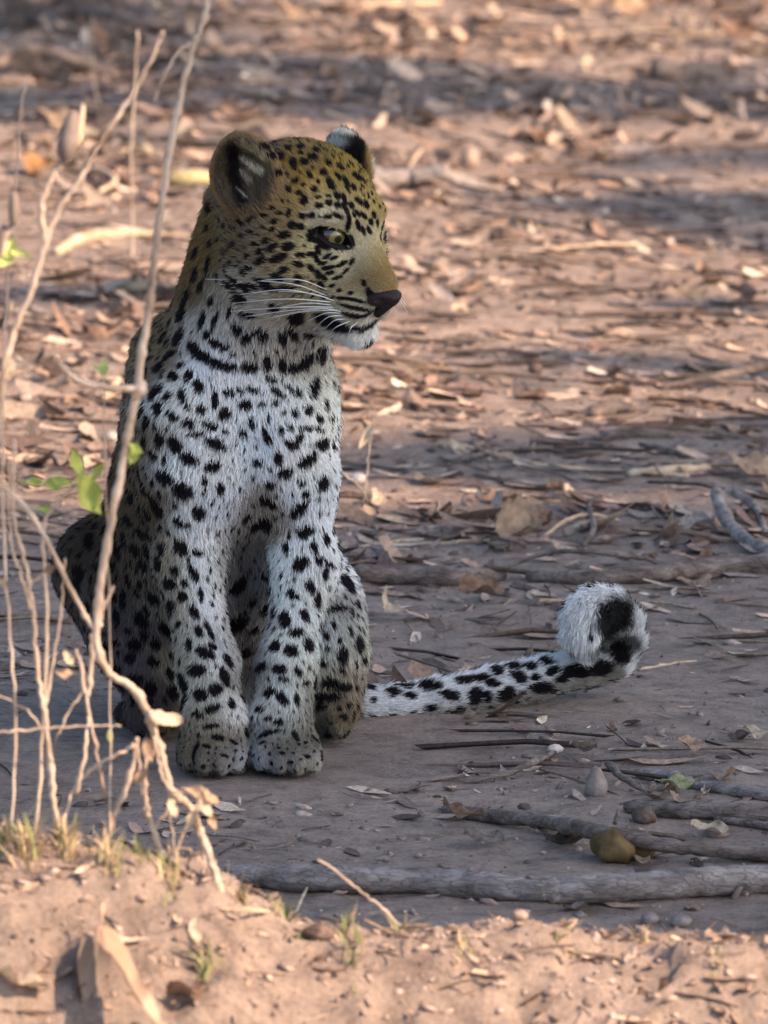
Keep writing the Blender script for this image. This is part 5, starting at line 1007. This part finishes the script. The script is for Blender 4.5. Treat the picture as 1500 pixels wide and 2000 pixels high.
for k, a in enumerate([
    (60, 1672, 40, 110, 'tall dry grass at the base of the left edge stems', .8),
    (210, 1680, 36, 90, 'dry grass between the leaning stem and the upright bundle', .75),
    (330, 1712, 20, 70, 'dry grass at the foot of the tallest stem', .8),
    (400, 1900, 34, 70, 'dull green grass tuft in the middle of the near bank', .25),
    (685, 1880, 16, 60, 'thin pale green tuft on the bank below the bent stalk', .4),
    (555, 1790, 16, 60, 'small green tuft at the crest in front of the branch', .3),
    (480, 1770, 16, 80, 'yellowish tuft on the crest under the branch start', .75),
    (270, 1668, 30, 50, 'little green tuft at the foot of the thick brown stem', .2),
    (130, 1668, 60, 85, 'dry yellow tuft around the bundle of upright stems', .7),
    (10, 1640, 30, 60, 'green tuft cut by the left frame edge', .3),
    (680, 1815, 14, 70, 'sparse tuft of bent straw colored blades at the crest', .6),
    (780, 1822, 12, 60, 'low tuft at the base of the bent stalk', .6),
    (1105, 1866, 16, 44, 'low pale tuft at the right part of the crest', .6),
    (900, 1850, 14, 46, 'short dry tuft on the crest below the middle of the branch', .6),
    (1400, 1862, 16, 40, 'short pale tuft at the crest near the right edge', .7),
    (340, 1735, 22, 60, 'dry and green tuft between the main foot and the branch', .5),
    (1250, 1840, 8, 60, 'few fine blades at the far right crest', .7),
    (590, 1835, 12, 36, 'tiny flat tuft by the dark clod on the crest', .35)]):
    tuft(*a[:5], dry=a[5], seed=k)
lump(625, 1822, 30, 20, M_clod, 'dark brown clod on the crest of the near bank', 'earth_clod', 'clod', 25, rough=.35)
t = plant(790, 1815, -1.02, 'thin tan straw leaning left on the crest', 'leaning_straw', 'straw'); stem_part(t, [(782, 1810, -1.02), (740, 1770, -1.02), (690, 1730, -1.02), (622, 1678, -1.02)], 4, 2.4, seed=98)
t = plant(370, 1720, YB, 'pale looped stalk end at the crest right of the main foot', 'leaning_straw', 'straw'); stem_part(t, [(358, 1712, YB), (346, 1662, YB), (372, 1660, YB), (368, 1690, YB)], 3, 2.5, seed=99)

# ------------------------------------------------------------------ the tree that shades the place, standing out of frame to the right
tr = empty('shade_tree', (9.5, -4.5, float(height(9.5, -4.5))), 'broad tree casting dappled shade over the cub', 'tree')
r = np.random.default_rng(44)
def over(x, y, h): t_ = h / SUNV[2]; return np.array([x, y, 0]) + SUNV * t_
clumps = []     # ground x, ground y, half extent x, half extent y, leaf count
for x in np.arange(-1.9, 1.5, .34):
    for y in np.arange(-.52, 1.2, .30): clumps.append((x + r.normal(0, .04), y + r.normal(0, .03), .30, .24, 60))
for (x, y, rx, ry, n) in [(.7, 2.0, .5, .14, 28), (.2, 1.55, .6, .14, 50), (.9, 2.6, .6, .16, 32), (.25, 4.35, .50, .20, 80), (.8, 3.7, .45, .16, 64), (-.1, 4.6, .3, .12, 30), (1.0, 4.7, .3, .1, 20), (-.55, 5.1, .25, .35, 80), (-.6, 4.3, .3, .2, 50), (.65, 3.1, .25, .10, 14),
    (.5, 3.3, .3, .08, 26), (-.9, 1.7, .4, .12, 30), (.75, 1.7, .4, .10, 40), (-.35, 2.6, .3, .06, 8), (.35, 2.15, .3, .08, 8)]:
    clumps.append((x, y, rx, ry, n))
LV = []; LF = []; LC = []; limb_ends = []
for (x, y, rx, ry, n) in clumps:
    h = r.uniform(5.2, 6.6); c = over(x, y, h); limb_ends.append(c)
    for _ in range(n):
        hh = h + r.normal(0, .25); q = over(x + r.normal(0, rx * .55), y + r.normal(0, ry * .55), hh); a = nrm(r.normal(size=3)); b = nrm(np.cross(a, r.normal(size=3))); s1, s2 = r.uniform(.09, .15), r.uniform(.05, .08)
        k = len(LV); LV += [q - a * s1, q + b * s2 + a * .02, q + a * s1, q - b * s2]; LF.append((k, k + 1, k + 2, k + 3)); LC += [np.array([.06, .10, .03]) * r.uniform(.7, 1.5)] * 4
part('trunk', *tube(catmull([(9.5, -4.5, .0), (9.45, -4.45, 1.4), (9.3, -4.3, 2.8), (9.0, -4.1, 3.9)], 6), np.linspace(.30, .19, 19), 14, .04, r), M_bark, tr)
lb = []
for i in range(0, len(limb_ends), 4):
    e = limb_ends[i]; s0 = np.array([9.0, -4.1, 3.9 - .3 * (i % 3)]); m_ = (s0 * .5 + e * .5) + [0, 0, .25]
    part('limb', *tube(catmull([s0, m_, e], 6), np.linspace(.085, .018, 13), 7, .05, r), M_bark, tr)
o = mesh('crown', LV, LF, attrmat('tree_leaf', .7, .2, False, .2), False, np.array(LC), tr); o['kind'] = 'stuff'
